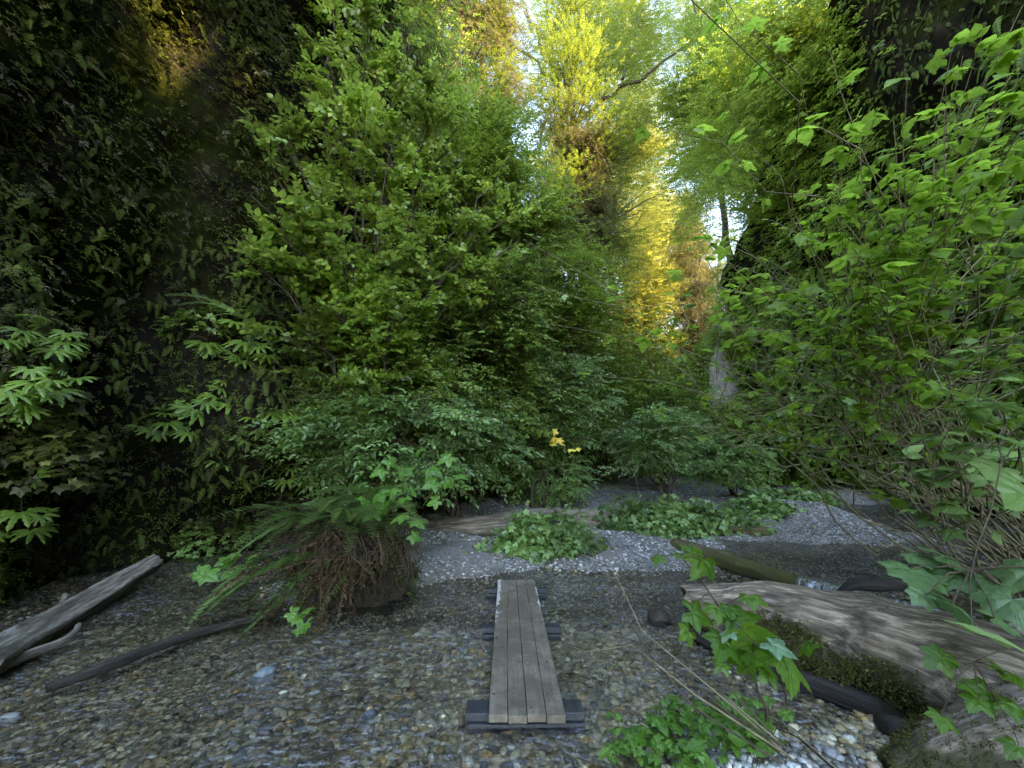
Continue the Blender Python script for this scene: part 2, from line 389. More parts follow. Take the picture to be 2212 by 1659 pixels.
# ------------------------------------------------------------------ ground
def blob(x, y, cx, cy, rx, ry, a=0, p=1.0):
    c, s = math.cos(a), math.sin(a); dx, dy = x-cx, y-cy
    q = ((dx*c+dy*s)/rx)**2+((-dx*s+dy*c)/ry)**2
    return np.exp(-q**p)
def side(x, y, a, b):
    """signed distance right of the line a-b"""
    d = np.array([b[0]-a[0], b[1]-a[1]]); d = d/np.hypot(*d)
    return (x-a[0])*d[1]-(y-a[1])*d[0]
LPATH = np.array([(-8.5, -14), (-7.2, -4), (-6.6, 2), (-6.35, 4.2), (-6.3, 5.4), (-6.1, 6.4), (-5.1, 7.4), (-4.2, 9), (-3.2, 11), (-1.6, 13.6), (.9, 17), (4, 21.5), (7.6, 27), (10, 35), (10.5, 60)])
RPATH = np.array([(15, -26), (13.5, -8), (13.2, 4), (13.6, 9), (13.8, 13), (13.2, 18), (12.9, 22), (13.8, 28), (16.5, 36), (19, 60)])
def path_at(Pt, s):
    seg = np.hypot(*np.diff(Pt, axis=0).T); cs = np.concatenate([[0], np.cumsum(seg)])
    return np.stack([np.interp(s, cs, Pt[:, 0]), np.interp(s, cs, Pt[:, 1])], -1), cs[-1]
def pdist(x, y, Pt):
    best = np.full(np.shape(x), 1e9); sg = np.zeros(np.shape(x))
    for a, b in zip(Pt[:-1], Pt[1:]):
        d = b-a; t = np.clip(((x-a[0])*d[0]+(y-a[1])*d[1])/(d@d), 0, 1)
        px, py = a[0]+d[0]*t, a[1]+d[1]*t; dd = np.hypot(x-px, y-py); m = dd < best
        best = np.where(m, dd, best); sg = np.where(m, np.sign((x-a[0])*d[1]-(y-a[1])*d[0]), sg)
    return best*sg
WA, WB = G(1470, 1178, .18)[:2], G(2050, 1335, .1)[:2]     # the log weir
def ground(x, y):
    x = np.asarray(x, float); y = np.asarray(y, float)
    p3 = np.stack([x, y, 0*x], -1)
    z = -.07+.022*fbm(p3*1.1, 3, 5)+.012*fbm(p3*4, 2, 9)
    # rear gravel bar: starts about y=6 left of the weir, rises into the distance
    edge = y-(6.05+.25*np.sin(x*1.3+.6)+np.clip(x-1.2, 0, 3)*.28)
    bar = sm(-.25, 1.1, edge)*sm(-2.6, -1.2, x+.15*(y-6))
    riv = sm(7.4, 9.4, x-(y-8)*.25+.5*np.sin(y*.6))*sm(15.5, 12.8, y*1.0+0*x)          # channel along the right wall
    riv = np.maximum(riv, sm(.0, .7, side(x, y, WA, WB)*-1+.5)*0)
    bar = np.clip(bar*(1+.35*fbm(p3*1.9, 3, 29)), 0, 1.2)
    z = z+bar*(1-riv)*(.20+.018*np.clip(edge, 0, 22))
    # channel just upstream of the weir (between bar and weir)
    up = blob(x, y, 5.3, 6.9, 1.7, .62, -.75)
    z = z-up*.12*(y > 4)
    z = z+blob(x, y, -2.3, 6.0, .75, .6, .3)*.55                          # fern bank
    z = z+blob(x, y, -3.3, 8.2, 1.1, 1.0, 0)*.5
    z = z+blob(x, y, 1.45, 2.5, .55, .40, -.5)*.16                           # plant bank by the sapling
    z = z+blob(x, y, -.9, 2.2, 1.1, .22, .05)*.085                         # dry stones at the near edge
    z = z+blob(x, y, 2.9, 1.9, .8, .4, .3)*.10
    z = z+blob(x, y, 4.6, 2.4, 1.8, 1.1, 0)*.25+blob(x, y, 6.0, 4.0, 1.6, 1.2, 0)*.25
    z = z+blob(x, y, .2, 8.2, .5, .4, 0)*.10+blob(x, y, 3.2, 9.6, 1.6, .8, 0)*.10
    z = z+blob(x, y, 8.3, 11.3, 1.4, .8, -.4)*.35                            # silt hump by the right wall
    z = z+sm(20, 60, y)*1.5
    # rises where the walls stand
    dl = pdist(x, y, LPATH); dr = pdist(x, y, RPATH)
    z = z+sm(-.7, -1.7, dl)*.5+sm(-.5, .4, dr)*.4
    plate = sm(2.5, 9, -dl)*17+sm(3.5, 9, dr)*16+np.where(y > 60, sm(60, 120, y)*14, 0)
    plate = plate*sm(-.2, .2, np.maximum(-dl-2, dr-3))
    plate = plate*(.45+.55*sm(-12, 2, y))
    return z+plate
def zof(x, y): return float(ground(np.array(x), np.array(y)))
def axis(a, b, fine0, fine1, step, coarse):
    f = list(np.arange(fine0, fine1, step)); lo = [fine0]; 
    d = step
    while lo[-1] > a: d *= 1.22; lo.append(lo[-1]-d)
    hi = [fine1]; d = step
    while hi[-1] < b: d *= 1.22; hi.append(hi[-1]+d)
    return np.array(sorted(set(lo+f+hi)))
gx = axis(-400, 400, -8, 15, .07, 1); gy = axis(-300, 900, .6, 15, .07, 1)
XX, YY = np.meshgrid(gx, gy, indexing='ij'); ZZ = ground(XX, YY)
def ground_mat():
    m, nt, out = nodes('silt_and_gravel')
    ge = N(nt, 'NewGeometry'); pos = ge.outputs['Position']
    no = N(nt, 'TexNoise', Scale=1.4, Detail=8.0, Roughness=.6); nt.links.new(pos, no.inputs['Vector'])
    silt = ramp(nt, no.outputs['Fac'], [(.3, (.10, .092, .08)), (.5, (.165, .152, .135)), (.7, (.23, .215, .195))])
    vo = N(nt, 'TexVoronoi', Scale=42.0); nt.links.new(pos, vo.inputs['Vector'])
    st = ramp(nt, vo.outputs['Color'], [(.1, (.07, .065, .055)), (.45, (.15, .145, .14)), (.8, (.30, .30, .29)), (1, (.42, .41, .39))])
    n2 = N(nt, 'TexNoise', Scale=2.3, Detail=4.0); nt.links.new(pos, n2.inputs['Vector'])
    f = ramp(nt, n2.outputs['Fac'], [(.42, (0, 0, 0)), (.58, (.8, .8, .8))]); col = mixc(nt, f, silt, st)
    sx = N(nt, 'SeparateXYZ'); nt.links.new(pos, sx.inputs[0])
    wet = ramp(nt, sx.outputs['Z'], [(0, (.62, .54, .42)), (.06, (1, 1, 1))])   # soaked below the water line
    col = mixc(nt, 1.0, col, wet, 'MULTIPLY')
    mo = ramp(nt, sx.outputs['Z'], [(.6, (0, 0, 0)), (1, (1, 1, 1))])
    mp = N(nt, 'MapRange'); nt.links.new(sx.outputs['Z'], mp.inputs[0]); mp.inputs[1].default_value = .4; mp.inputs[2].default_value = .9
    col = mixc(nt, mp.outputs[0], col, (.035, .045, .016))
    p = N(nt, 'BsdfPrincipled', Roughness=.85); nt.links.new(col, p.inputs['Base Color'])
    n3 = N(nt, 'TexNoise', Scale=30.0, Detail=6.0); nt.links.new(pos, n3.inputs['Vector'])
    b = N(nt, 'Bump', Strength=.5, Distance=.03); nt.links.new(n3.outputs['Fac'], b.inputs['Height'])
    b2 = N(nt, 'Bump', Strength=.6, Distance=.02, invert=True); nt.links.new(vo.outputs['Distance'], b2.inputs['Height']); nt.links.new(b.outputs[0], b2.inputs['Normal'])
    nt.links.new(b2.outputs[0], p.inputs['Normal']); nt.links.new(p.outputs[0], out.inputs[0]); return m
mb = MB(); grid_mesh(mb, np.stack([XX, YY, ZZ], -1)[::-1])
tag(mb.build('ground', ground_mat(), smooth=True), 'silty gravel canyon floor and stream bed', kind='structure')

# ------------------------------------------------------------------ water
def water_mat():
    m, nt, out = nodes('stream_water')
    ge = N(nt, 'NewGeometry'); pos = ge.outputs['Position']
    mp = N(nt, 'Mapping'); mp.inputs['Scale'].default_value = (1.0, 1.7, 1); mp.inputs['Rotation'].default_value = (0, 0, -.3); nt.links.new(pos, mp.inputs[0])
    n1 = N(nt, 'TexNoise', Scale=8.0, Detail=5.0, Distortion=.8); nt.links.new(mp.outputs[0], n1.inputs['Vector'])
    n2 = N(nt, 'TexNoise', Scale=.8, Detail=2.0); nt.links.new(pos, n2.inputs['Vector'])
    st = ramp(nt, n2.outputs['Fac'], [(.38, (.18,)*3), (.6, (1.0,)*3)])
    b = N(nt, 'Bump', Distance=.24); nt.links.new(n1.outputs['Fac'], b.inputs['Height']); nt.links.new(st, b.inputs['Strength'])
    gl = N(nt, 'BsdfGlossy', Roughness=.06); nt.links.new(b.outputs[0], gl.inputs['Normal'])
    tr = N(nt, 'BsdfTransparent', Color=(.95, .93, .86, 1))
    fr = N(nt, 'Fresnel', IOR=1.45); nt.links.new(b.outputs[0], fr.inputs['Normal'])
    mx = N(nt, 'MixShader'); nt.links.new(fr.outputs[0], mx.inputs[0]); nt.links.new(tr.outputs[0], mx.inputs[1]); nt.links.new(gl.outputs[0], mx.inputs[2])
    # bluish-white streaks painted in as sky sheen on the broken riffle water
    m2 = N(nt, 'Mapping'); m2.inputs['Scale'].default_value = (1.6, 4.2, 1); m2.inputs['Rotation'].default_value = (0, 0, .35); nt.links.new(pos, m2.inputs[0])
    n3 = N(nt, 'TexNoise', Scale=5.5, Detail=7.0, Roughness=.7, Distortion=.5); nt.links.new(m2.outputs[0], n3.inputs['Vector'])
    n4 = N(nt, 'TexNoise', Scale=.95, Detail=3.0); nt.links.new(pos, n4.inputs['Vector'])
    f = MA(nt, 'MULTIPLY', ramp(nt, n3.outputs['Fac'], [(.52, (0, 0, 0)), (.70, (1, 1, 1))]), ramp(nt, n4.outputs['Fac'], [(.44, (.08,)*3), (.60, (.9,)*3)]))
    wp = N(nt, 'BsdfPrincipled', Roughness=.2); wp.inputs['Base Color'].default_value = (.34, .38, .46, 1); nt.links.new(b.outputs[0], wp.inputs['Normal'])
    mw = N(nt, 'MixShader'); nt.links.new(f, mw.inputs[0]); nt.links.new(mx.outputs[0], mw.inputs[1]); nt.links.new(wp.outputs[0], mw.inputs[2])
    nt.links.new(mw.outputs[0], out.inputs[0]); return m
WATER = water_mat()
def level(x, y):
    s = side(x, y, WA, WB)     # positive on the camera's side of the weir
    upstream = sm(.02, -.10, s)*sm(WA[0]-.4, WA[0]+.1, x)
    far = sm(7.0, 8.0, x)*sm(5.5, 7, y)
    return .13*np.maximum(upstream, far)+.0
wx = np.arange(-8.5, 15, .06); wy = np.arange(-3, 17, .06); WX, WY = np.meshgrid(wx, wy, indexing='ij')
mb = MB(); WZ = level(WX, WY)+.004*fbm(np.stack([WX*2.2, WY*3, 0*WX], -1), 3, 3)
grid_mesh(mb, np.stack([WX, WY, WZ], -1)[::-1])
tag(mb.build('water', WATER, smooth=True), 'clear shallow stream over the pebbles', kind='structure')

# ------------------------------------------------------------------ cliffs
def wall(name, label, Pt, s0, s1, ds, hfun, nh, sgn, disp, lean):
    S = np.arange(s0, s1, ds); p, _ = path_at(Pt, S); pa, _ = path_at(Pt, S+.8); pb, _ = path_at(Pt, S-.8)
    d = pa-pb; d /= np.linalg.norm(d, axis=1, keepdims=True); nr = np.stack([d[:, 1], -d[:, 0]], -1)*sgn
    H = hfun(p[:, 0], p[:, 1]); t = np.linspace(0, 1, nh)[None, :]
    Z = -.6+t*(H[:, None]+.6)
    X = np.repeat(p[:, 0][:, None], nh, 1); Y = np.repeat(p[:, 1][:, None], nh, 1)
    D = disp(X, Y, Z)+lean(X, Y, Z)
    V = np.stack([X+nr[:, 0][:, None]*D, Y+nr[:, 1][:, None]*D, Z], -1)
    # a top that runs back from the rim
    topb = V[:, -1:, :]-np.stack([nr[:, 0], nr[:, 1], 0*nr[:, 0]], -1)[:, None, :]*np.array([1.5, 5, 14])[None, :, None]+np.array([0, 0, .4])
    mb = MB(); grid_mesh(mb, np.concatenate([V, topb], 1))
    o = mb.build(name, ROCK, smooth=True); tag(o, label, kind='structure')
    return V, nr
def ldisp(x, y, z):
    q = np.stack([x*.45, y*.45, z*.35], -1); q2 = np.stack([x*1.6, y*1.6, z*1.1], -1)
    d = .55*fbm(q, 3, 21)+.16*fbm(q2, 4, 31)
    d = d-1.0*blob(y, z, 6.0, 2.6, .75, 3.6)                       # dark recess
    d = d+.75*blob(y, z, 7.6, 2.2, .8, 1.3, 0, 2)                  # the bulge with hanging ferns
    d = d-.55*blob(y, z, 7.7, .3, 1.1, .75)                        # hollow beneath it
    d = d+.55*blob(y, z, 3.7, 2.6, 1.0, 1.0)-.3*blob(y, z, 4.2, .7, 1.2, .8)
    return d
def llean(x, y, z):
    return -sm(13, 26, y)*np.clip(z, 0, 30)*.24+.12*np.clip(z-5, 0, 8)*sm(12, 4, y)
def lh(x, y): return np.interp(y, [-10, -1, 4, 12, 17, 22, 27, 34, 50], [6, 8, 16.5, 15.8, 15.2, 14.5, 12.5, 10, 7])
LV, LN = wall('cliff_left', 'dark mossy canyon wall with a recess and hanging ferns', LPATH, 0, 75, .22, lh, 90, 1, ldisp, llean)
def rdisp(x, y, z):
    q = np.stack([x*.4, y*.4, z*.3], -1); q2 = np.stack([x*1.5, y*1.5, z*1.1], -1)
    return .6*fbm(q, 3, 41)+.15*fbm(q2, 4, 51)
def rlean(x, y, z): return .13*np.clip(z-3, 0, 14)*sm(16, 9, y)-sm(20, 28, y)*np.clip(z, 0, 30)*.15
def rh(x, y): return np.interp(y, [-26, -22, -16, 1.5, 5, 12, 17, 22, 28, 40, 60], [6, 9, 19, 19.5, 21, 19, 17, 13, 10.5, 8, 6])
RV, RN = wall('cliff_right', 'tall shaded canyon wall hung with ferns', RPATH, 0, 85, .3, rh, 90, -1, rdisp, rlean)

def on_wall(V, nr, n, keep):
    """random points on a wall grid: position, outward normal"""
    a, b = V.shape[:2]; i = rng.random(n)*(a-1.001); k = rng.random(n)*(b-1.001)
    i0 = i.astype(int); k0 = k.astype(int); fi = (i-i0)[:, None]; fk = (k-k0)[:, None]
    p = (V[i0, k0]*(1-fi)+V[i0+1, k0]*fi)*(1-fk)+(V[i0, k0+1]*(1-fi)+V[i0+1, k0+1]*fi)*fk
    nn = np.stack([nr[i0, 0], nr[i0, 1], 0*nr[i0, 0]], -1)
    m = rng.random(n) < keep(p); return p[m], nn[m]
def in_view(p, pad=260):
    q = p-np.array([0, 0, EYE]); dep = q[:, 1]*_cp+q[:, 2]*_sp; up = -q[:, 1]*_sp+q[:, 2]*_cp
    X = 1106+FPX*q[:, 0]/np.maximum(dep, .05); Y = 829.5-FPX*up/np.maximum(dep, .05)
    return (dep > .3) & (X > -pad) & (X < 2212+pad) & (Y > -pad) & (Y < 1659+pad)

# ------------------------------------------------------------------ pebbles
def ico(sub):
    bm = __import__('bmesh').new(); __import__('bmesh').ops.create_icosphere(bm, subdivisions=sub, radius=1)
    v = np.array([p.co[:] for p in bm.verts]); f = [tuple(q.index for q in fc.verts) for fc in bm.faces]; bm.free(); return v, f
def stone_t(sub, seed, sq=.2):
    v, f = ico(sub); v = v*(1+sq*fbm(v*1.0+seed*5.3, 2, seed)[:, None]); v = v*np.array([1, .8, .5]); t = T(); t.put(v, f); return t.done()
ST_HI = [stone_t(2, i) for i in range(7)]; ST_LO = [stone_t(1, i) for i in range(6)]
def lay(n, x0, x1, y0, y1, s0, s1, temps, keep, mb, base=None, lift=.25):
    x = rng.uniform(x0, x1, n); y = rng.uniform(y0, y1, n); z = ground(x, y); p = np.stack([x, y, z], -1)
    m = in_view(p, 60) & (rng.random(n) < keep(x, y, z)); p = p[m]; k = len(p)
    s = s0+(s1-s0)*rng.random(k)**2.2*(.55+.6*sm(-.4, .5, fbm(p*.9, 2, 93)))
    p[:, 2] += s*lift*rng.uniform(.2, 1.6, k)
    a = rng.random(k)*TAU; nrm = rng.normal(size=(k, 3))*.28+np.array([0, 0, 1])
    scatter(mb, temps, p, np.stack([np.cos(a), np.sin(a), 0*a], -1), nrm, s, base=rng.random(k) if base is None else base(p), var=0)
def siltmask(x, y):
    """the trodden silt between near and rear gravel"""
    q = np.stack([x*.8, y*.8, 0*x], -1)
    a = np.exp(-((y-7.25-.25*x*.3)/.62)**2)*sm(-3, -2, x)*sm(3.2, 1.4, x)+.9*np.exp(-((y-9.0)/.8)**2)*sm(-.8, .2, x)*sm(3.6, 2.4, x)
    return np.clip(a*1.0+.45*fbm(q*3, 3, 77), 0, .96)
WET = pebmat('wet_stone', [(0, (0.122, 0.119, 0.090)), (.13, (0.207, 0.192, 0.138)), (.27, (0.315, 0.263, 0.159)), (.40, (0.223, 0.162, 0.082)), (.50, (0.412, 0.361, 0.250)), (.62, (0.377, 0.275, 0.138)), (.73, (0.532, 0.459, 0.301)), (.82, (0.164, 0.137, 0.097)), (.89, (0.600, 0.569, 0.379)), (.955, (0.581, 0.350, 0.130)), (.975, (0.600, 0.600, 0.516))], rough=.35, algae=True)
DRY = pebmat('dry_stone', [(0, (.11, .11, .105)), (.15, (.17, .17, .165)), (.3, (.24, .24, .23)), (.45, (.16, .15, .13)), (.6, (.33, .325, .31)), (.74, (.25, .22, .18)), (.84, (.43, .425, .41)), (.93, (.56, .55, .52)), (.98, (.34, .24, .16))], rough=.6, spec=.4)
under = lambda x, y, z: (z < level(x, y)-.005)*1.0
mb = MB()
lay(100000, -4.5, 4.6, 1.2, 4.6, .008, .042, ST_HI, under, mb)
lay(60000, -8, 8, 3.4, 9, .011, .036, ST_LO, under, mb)
lay(16000, -8, 15, 5, 16, .02, .06, ST_LO, lambda x, y, z: under(x, y, z)*.6, mb)
tag(mb.build('wet_pebbles', WET, smooth=True), 'wet brown and grey pebbles under the stream', kind='stuff')
mb = MB()
dryk = lambda x, y, z: (z >= level(x, y)-.005)*(1-siltmask(x, y))*(z < .62)*(1-np.clip(1.6*blob(x, y, -2.3, 6.2, 1.1, 1.0), 0, 1))
lay(16000, -4, 4.6, 1.2, 4.6, .012, .036, ST_HI, dryk, mb)
lay(90000, -3.5, 9, 5, 11, .011, .038, ST_LO, dryk, mb)
lay(42000, -3, 14, 8.5, 22, .014, .040, ST_LO, dryk, mb)
lay(2500, -3, 14, 6, 22, .03, .055, ST_LO, lambda x, y, z: dryk(x, y, z)*.8, mb, base=lambda p: .6+.38*rng.random(len(p)))
tag(mb.build('dry_gravel', DRY, smooth=True), 'pale grey gravel on the bars beside the stream', kind='stuff')

SUN = np.array([.78, -.62, 0]); SUN = SUN/np.linalg.norm(SUN); ELEV = R(28)

# fallen leaves and bits of twig
LIT = leafmat('litter_leaf', (.05, .032, .015), (.13, .085, .035), (.28, .22, .07), trans=(.2, .15, .05), tf=.1, rough=.7, spec=.2)
# ------------------------------------------------------------------ spray templates
SP_MID = [spray(9, leaf_mid, .27, 55, i) for i in range(4)]
SP_LO = [spray(8, leaf_lo, .30, 55, i, twig=0) for i in range(5)]
SP_LO2 = [spray(5, leaf_lo, .42, 60, i, twig=0, kw=dict(w=.7)) for i in range(4)]
SP_HI = [spray(9, leaf_hi, .25, 55, i, zig=.015, kw=dict(n=7)) for i in range(4)]
FR_LO = [fern_frond(11, .2, -.45, i) for i in range(3)]
FR_MID = [fern_frond(20, .16, -.55, i) for i in range(4)]
FIVE = [finger_fern(8, i) for i in range(4)]; FIVE_LO = [finger_fern(7, i, True) for i in range(3)]
IVY = [single(leaf_maple_lo, .35, i, dict(seed=i)) for i in range(4)]
def droop_dirs(nn, out=.8, down=.35, spread=.9, up=.9):
    n = len(nn); tang = np.cross(nn, [0, 0, 1.])
    f = nn*out+tang*rng.normal(size=(n, 1))*spread*.7+np.array([0, 0, 1.])*(rng.normal(size=(n, 1))*.35-down)
    u = np.array([0, 0, up])+nn*.45+rng.normal(size=(n, 3))*.28
    return f, u
def cover(mb, V, nr, n, keep, temps, size, thick=.5, out=.8, down=.35, base=None, up=.9, var=.4):
    p, nn = on_wall(V, nr, n, keep); m = in_view(p, 200); p, nn = p[m], nn[m]
    clump = fbm(p*np.array([.7, .7, .9]), 3, 61)
    f, u = droop_dirs(nn, out, down, up=up)
    off = rng.random(len(p))*thick*(1+.8*np.clip(clump, -1, 1))
    s = rng.uniform(size[0], size[1], len(p))
    b = np.clip(.45+.25*fbm(p*1.3, 2, 71)+.25*rng.normal(size=len(p)), 0, 1) if base is None else base
    scatter(mb, temps, p+nn*off[:, None]-f/np.linalg.norm(f, axis=1, keepdims=True)*s[:, None]*.3, f, u, s, base=b, var=var)
def patch(p, sc, th, w=.25, seed=0): return sm(th-w, th+w, fbm(p*sc, 3, seed))
def lcov(p):
    """how densely leaves cover the dark near part of the left wall"""
    x, y, z = p.T
    k = np.ones(len(p))*1.0
    near = sm(9.5, 8.0, y)
    dark = blob(y, z, 5.9, 2.0, .95, 3.8, 0, 2)*1.0                   # recess
    dark = np.maximum(dark, blob(y, z, 7.3, 1.7, .9, 1.0, 0, 2)*.95)   # bare bulge
    dark = np.maximum(dark, blob(y, z, 8, .4, 3.2, .9, 0, 2)*.97)
    dark = np.maximum(dark, blob(y, z, 3.6, .5, 3, .75, 0, 2)*.9)
    dark = np.maximum(dark, blob(y, z, 4.6, 6.2, 2.2, 2.6, .3, 2)*.75)
    return k*(1-near*dark)

# left wall: leafy vines and shrubs hanging off it
mb = MB()
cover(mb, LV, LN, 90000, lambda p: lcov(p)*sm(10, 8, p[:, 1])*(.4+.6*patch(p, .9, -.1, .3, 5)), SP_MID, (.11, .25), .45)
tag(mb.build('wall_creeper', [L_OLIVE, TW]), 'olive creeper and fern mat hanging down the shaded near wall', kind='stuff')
mb = MB()
cover(mb, LV, LN, 60000, lambda p: sm(7.5, 9, p[:, 1])*sm(15, 10, p[:, 1])*(.45+.55*patch(p, .9, -.1, .3, 5)), SP_MID, (.16, .34), .6)
cover(mb, LV, LN, 16000, lambda p: sm(6, 4.5, p[:, 1])*sm(3.2, 2.2, p[:, 2])*sm(.5, .9, p[:, 2]), SP_MID, (.16, .3), .6)
cover(mb, LV, LN, 60000, lambda p: lcov(p)*sm(9, 12, p[:, 1])*sm(34, 24, p[:, 1])*(.5+.5*patch(p, .8, -.2, .3, 6)), SP_LO, (.28, .6), 1.0, up=1.1)
cover(mb, LV, LN, 26000, lambda p: sm(22, 28, p[:, 1]), SP_LO2, (.5, .9), 1.2)
tag(mb.build('hanging_vines', [L_MID, TW]), 'leafy vines matting the canyon wall behind the tall leaning shrub', kind='stuff')
mb = MB()
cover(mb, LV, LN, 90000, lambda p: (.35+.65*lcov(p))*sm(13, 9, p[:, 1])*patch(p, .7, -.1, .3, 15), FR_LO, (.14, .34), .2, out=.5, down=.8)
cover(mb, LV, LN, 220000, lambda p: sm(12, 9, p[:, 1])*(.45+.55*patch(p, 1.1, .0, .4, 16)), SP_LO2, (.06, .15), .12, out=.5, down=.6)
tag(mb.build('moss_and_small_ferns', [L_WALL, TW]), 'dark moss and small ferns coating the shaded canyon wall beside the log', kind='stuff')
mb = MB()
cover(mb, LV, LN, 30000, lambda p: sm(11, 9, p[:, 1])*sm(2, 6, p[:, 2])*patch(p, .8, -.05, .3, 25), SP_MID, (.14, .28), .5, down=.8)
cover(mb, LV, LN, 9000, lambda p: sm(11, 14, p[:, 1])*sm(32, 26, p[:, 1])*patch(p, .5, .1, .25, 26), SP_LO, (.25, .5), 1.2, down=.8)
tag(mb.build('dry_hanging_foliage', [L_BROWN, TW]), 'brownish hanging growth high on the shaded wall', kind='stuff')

# right wall: curtain of ferns, green light leaves higher
def rbare(p):
    x, y, z = p.T
    return np.clip(blob(y, z, 8.2, 14.2, 3.4, 4.6, .25, 2)+blob(y, z, 4, 18, 6, 6, 0, 2), 0, 1)*.97
mb = MB()
cover(mb, RV, RN, 85000, lambda p: sm(13, 8, p[:, 2])*sm(30, 22, p[:, 1])*(.45+.55*patch(p, .8, -.2, .3, 7))*sm(.4, .8, p[:, 2]), FR_LO, (.35, .8), .5, out=.55, down=.75, up=.7)
cover(mb, RV, RN, 60000, lambda p: sm(8, 4, p[:, 2])*sm(26, 20, p[:, 1])*sm(.3, .6, p[:, 2]), IVY, (.16, .34), .8, out=.6, down=.5)
tag(mb.build('fern_curtain', [L_FERN, TW]), 'curtain of green ferns covering the canyon wall behind the gravel bar', kind='stuff')
mb = MB()
cover(mb, RV, RN, 46000, lambda p: (1-rbare(p))*sm(5, 9, p[:, 2])*sm(6, 9, p[:, 1])*sm(34, 25, p[:, 1])*(.3+.7*patch(p, .6, -.15, .3, 8)), SP_LO, (.35, .7), 1.3, down=.5)
cover(mb, RV, RN, 16000, lambda p: sm(22, 30, p[:, 1]), SP_LO2, (.6, 1.0), 1.2)
tag(mb.build('upper_vines', [L_ALDER, TW]), 'bright leafy vines and saplings overhanging the upper canyon wall', kind='stuff')
mb = MB()
cover(mb, RV, RN, 60000, lambda p: rbare(p)*.8, FR_LO, (.2, .45), .1, out=.4, down=.9)
tag(mb.build('overhang_moss', [L_WALL, TW]), 'sparse dark moss on the shadowed overhang at the top of the wall', kind='stuff')

# hill closing the view far behind
mb = MB(); n = 30000
p = np.stack([rng.uniform(-60, 110, n), rng.uniform(62, 130, n), np.zeros(n)], -1); p[:, 2] = ground(p[:, 0], p[:, 1])+rng.random(n)**1.5*5
scatter(mb, SP_LO2, p, rng.normal(size=(n, 3)), rng.normal(size=(n, 3))*.5+[0, -.5, 1], 2.2)
tag(mb.build('distant_undergrowth', [L_FAR, TW]), 'low growth on the far slope seen through the gap', kind='stuff')

# ------------------------------------------------------------------ trees
def crown_points(n, shape, c, r):
    q = rng.normal(size=(n, 3)); q /= np.linalg.norm(q, axis=1, keepdims=True); q *= (rng.random(n)**.45*(1+.55*fbm(q*1.7+np.asarray(c)*.37, 2, 23)))[:, None]
    if shape == 'cone': q[:, :2] *= (np.clip(.55-.5*q[:, 2], .05, 1.1))[:, None]
    return np.asarray(c)+q*np.asarray(r)
def tree(name, label, cat, root, top, c, r, nc, per, size, leafm, group=None, temps=None, tr=.3, shape='ball', spread=.9, wood=None, limbs=True, droop=.15, lr=1.0, upn=1.0):
    t = thing(name, label, cat, root, group); root = np.asarray(root, float); top = np.asarray(top, float)
    mb = MB(); pts = curve(root, top, n=14, wob=.02, out=(0, 0, 1)); tube(mb, pts, np.linspace(tr, tr*.22, 14), 10, lump=.12, seed=3)
    cc = crown_points(nc, shape, c, r)
    if limbs:
        for q in cc[:int(nc*.8)]:
            d = np.linalg.norm(pts-q, axis=1)+.9*np.maximum(pts[:, 2]-q[2]+.25*np.hypot(*(pts[:, :2]-q[:2]).T), 0); j = min(int(np.argmin(d)), 12)
            j = max(j, 3); L = np.linalg.norm(q-pts[j]); rr = tr*.30*lr*(1-j/16)
            b = curve(pts[j], q, sag=.06, n=8, wob=.045); tube(mb, b, np.linspace(rr, rr*.15+.008, 8), 5, seed=2)
    mb.build('trunk', wood or BARK, t, smooth=True)
    mb = MB(); M = nc*per; ci = rng.integers(0, nc, M); off = rng.normal(size=(M, 3))*spread*np.array([1, 1, .5])
    p = cc[ci]+off; axis = root+(top-root)*np.clip((p[:, 2]-root[2])/(top[2]-root[2]+1e-6), 0, 1)[:, None]
    f = (p-axis)+rng.normal(size=(M, 3))*spread*.9; f[:, 2] = f[:, 2]*.35-droop*np.linalg.norm(f, axis=1)
    u = rng.normal(size=(M, 3))*.35+np.array([0, 0, upn]); m = (in_view(p, 400) | (rng.random(M) < .5)) & (fbm(p*np.array([.5, .5, .75])/max(spread, .5), 3, 37) < .22+.25*rng.random(M)); cb = rng.random(nc)
    scatter(mb, temps or SP_LO, p[m], f[m], u[m], rng.uniform(*size, M)[m], base=(.6*cb[ci]+.4*rng.random(M))[m], var=.35)
    mb.build('crown', [leafm, wood or BARK], t); return t
# added sun-blocking row on the right rim: leaves are open along one slanted slot, where late sun reaches the left wall
def zr(y): return float(np.interp(y, [-26, 4, 12, 17, 22, 28, 40, 60], [31, 30, 24, 17, 13, 10.5, 8, 6]))
NEED = [spray(16, leaf_lo, .22, 62, i, twig=.01, bend=-.35, kw=dict(w=.22)) for i in range(4)]

# the big forked tree leaning out over the left rim, partly in sun
t = tree('oak_tree', 'forked tree with dark spreading limbs rising over the left rim', 'tree', (3.2, 25.5, 9.5), (5.5, 22, 34), (4.5, 22.5, 23), (4.1, 3.6, 11.5), 170, 90, (.3, .6), L_FAR, tr=.42, spread=.75, lr=1.1)
for a, b, r0 in ((P(1240, 270, 25), P(1400, 160, 23), .24), (P(1400, 160, 23), P(1500, 90, 22.5), .12), (P(1215, 255, 25), P(1160, 60, 25), .22), (P(1230, 470, 25), P(1330, 350, 24), .26), (P(1330, 350, 24), P(1390, 330, 23), .10), (P(1205, 180, 25), P(1085, 80, 24), .13), (P(1345, 170, 24), P(1385, 20, 24), .13)):
    mb = MB(); tube(mb, curve(a, b, sag=.07, n=9, wob=.03), np.linspace(r0, r0*.5, 9), 8, lump=.15); mb.build('limb', BARK, t, smooth=True)
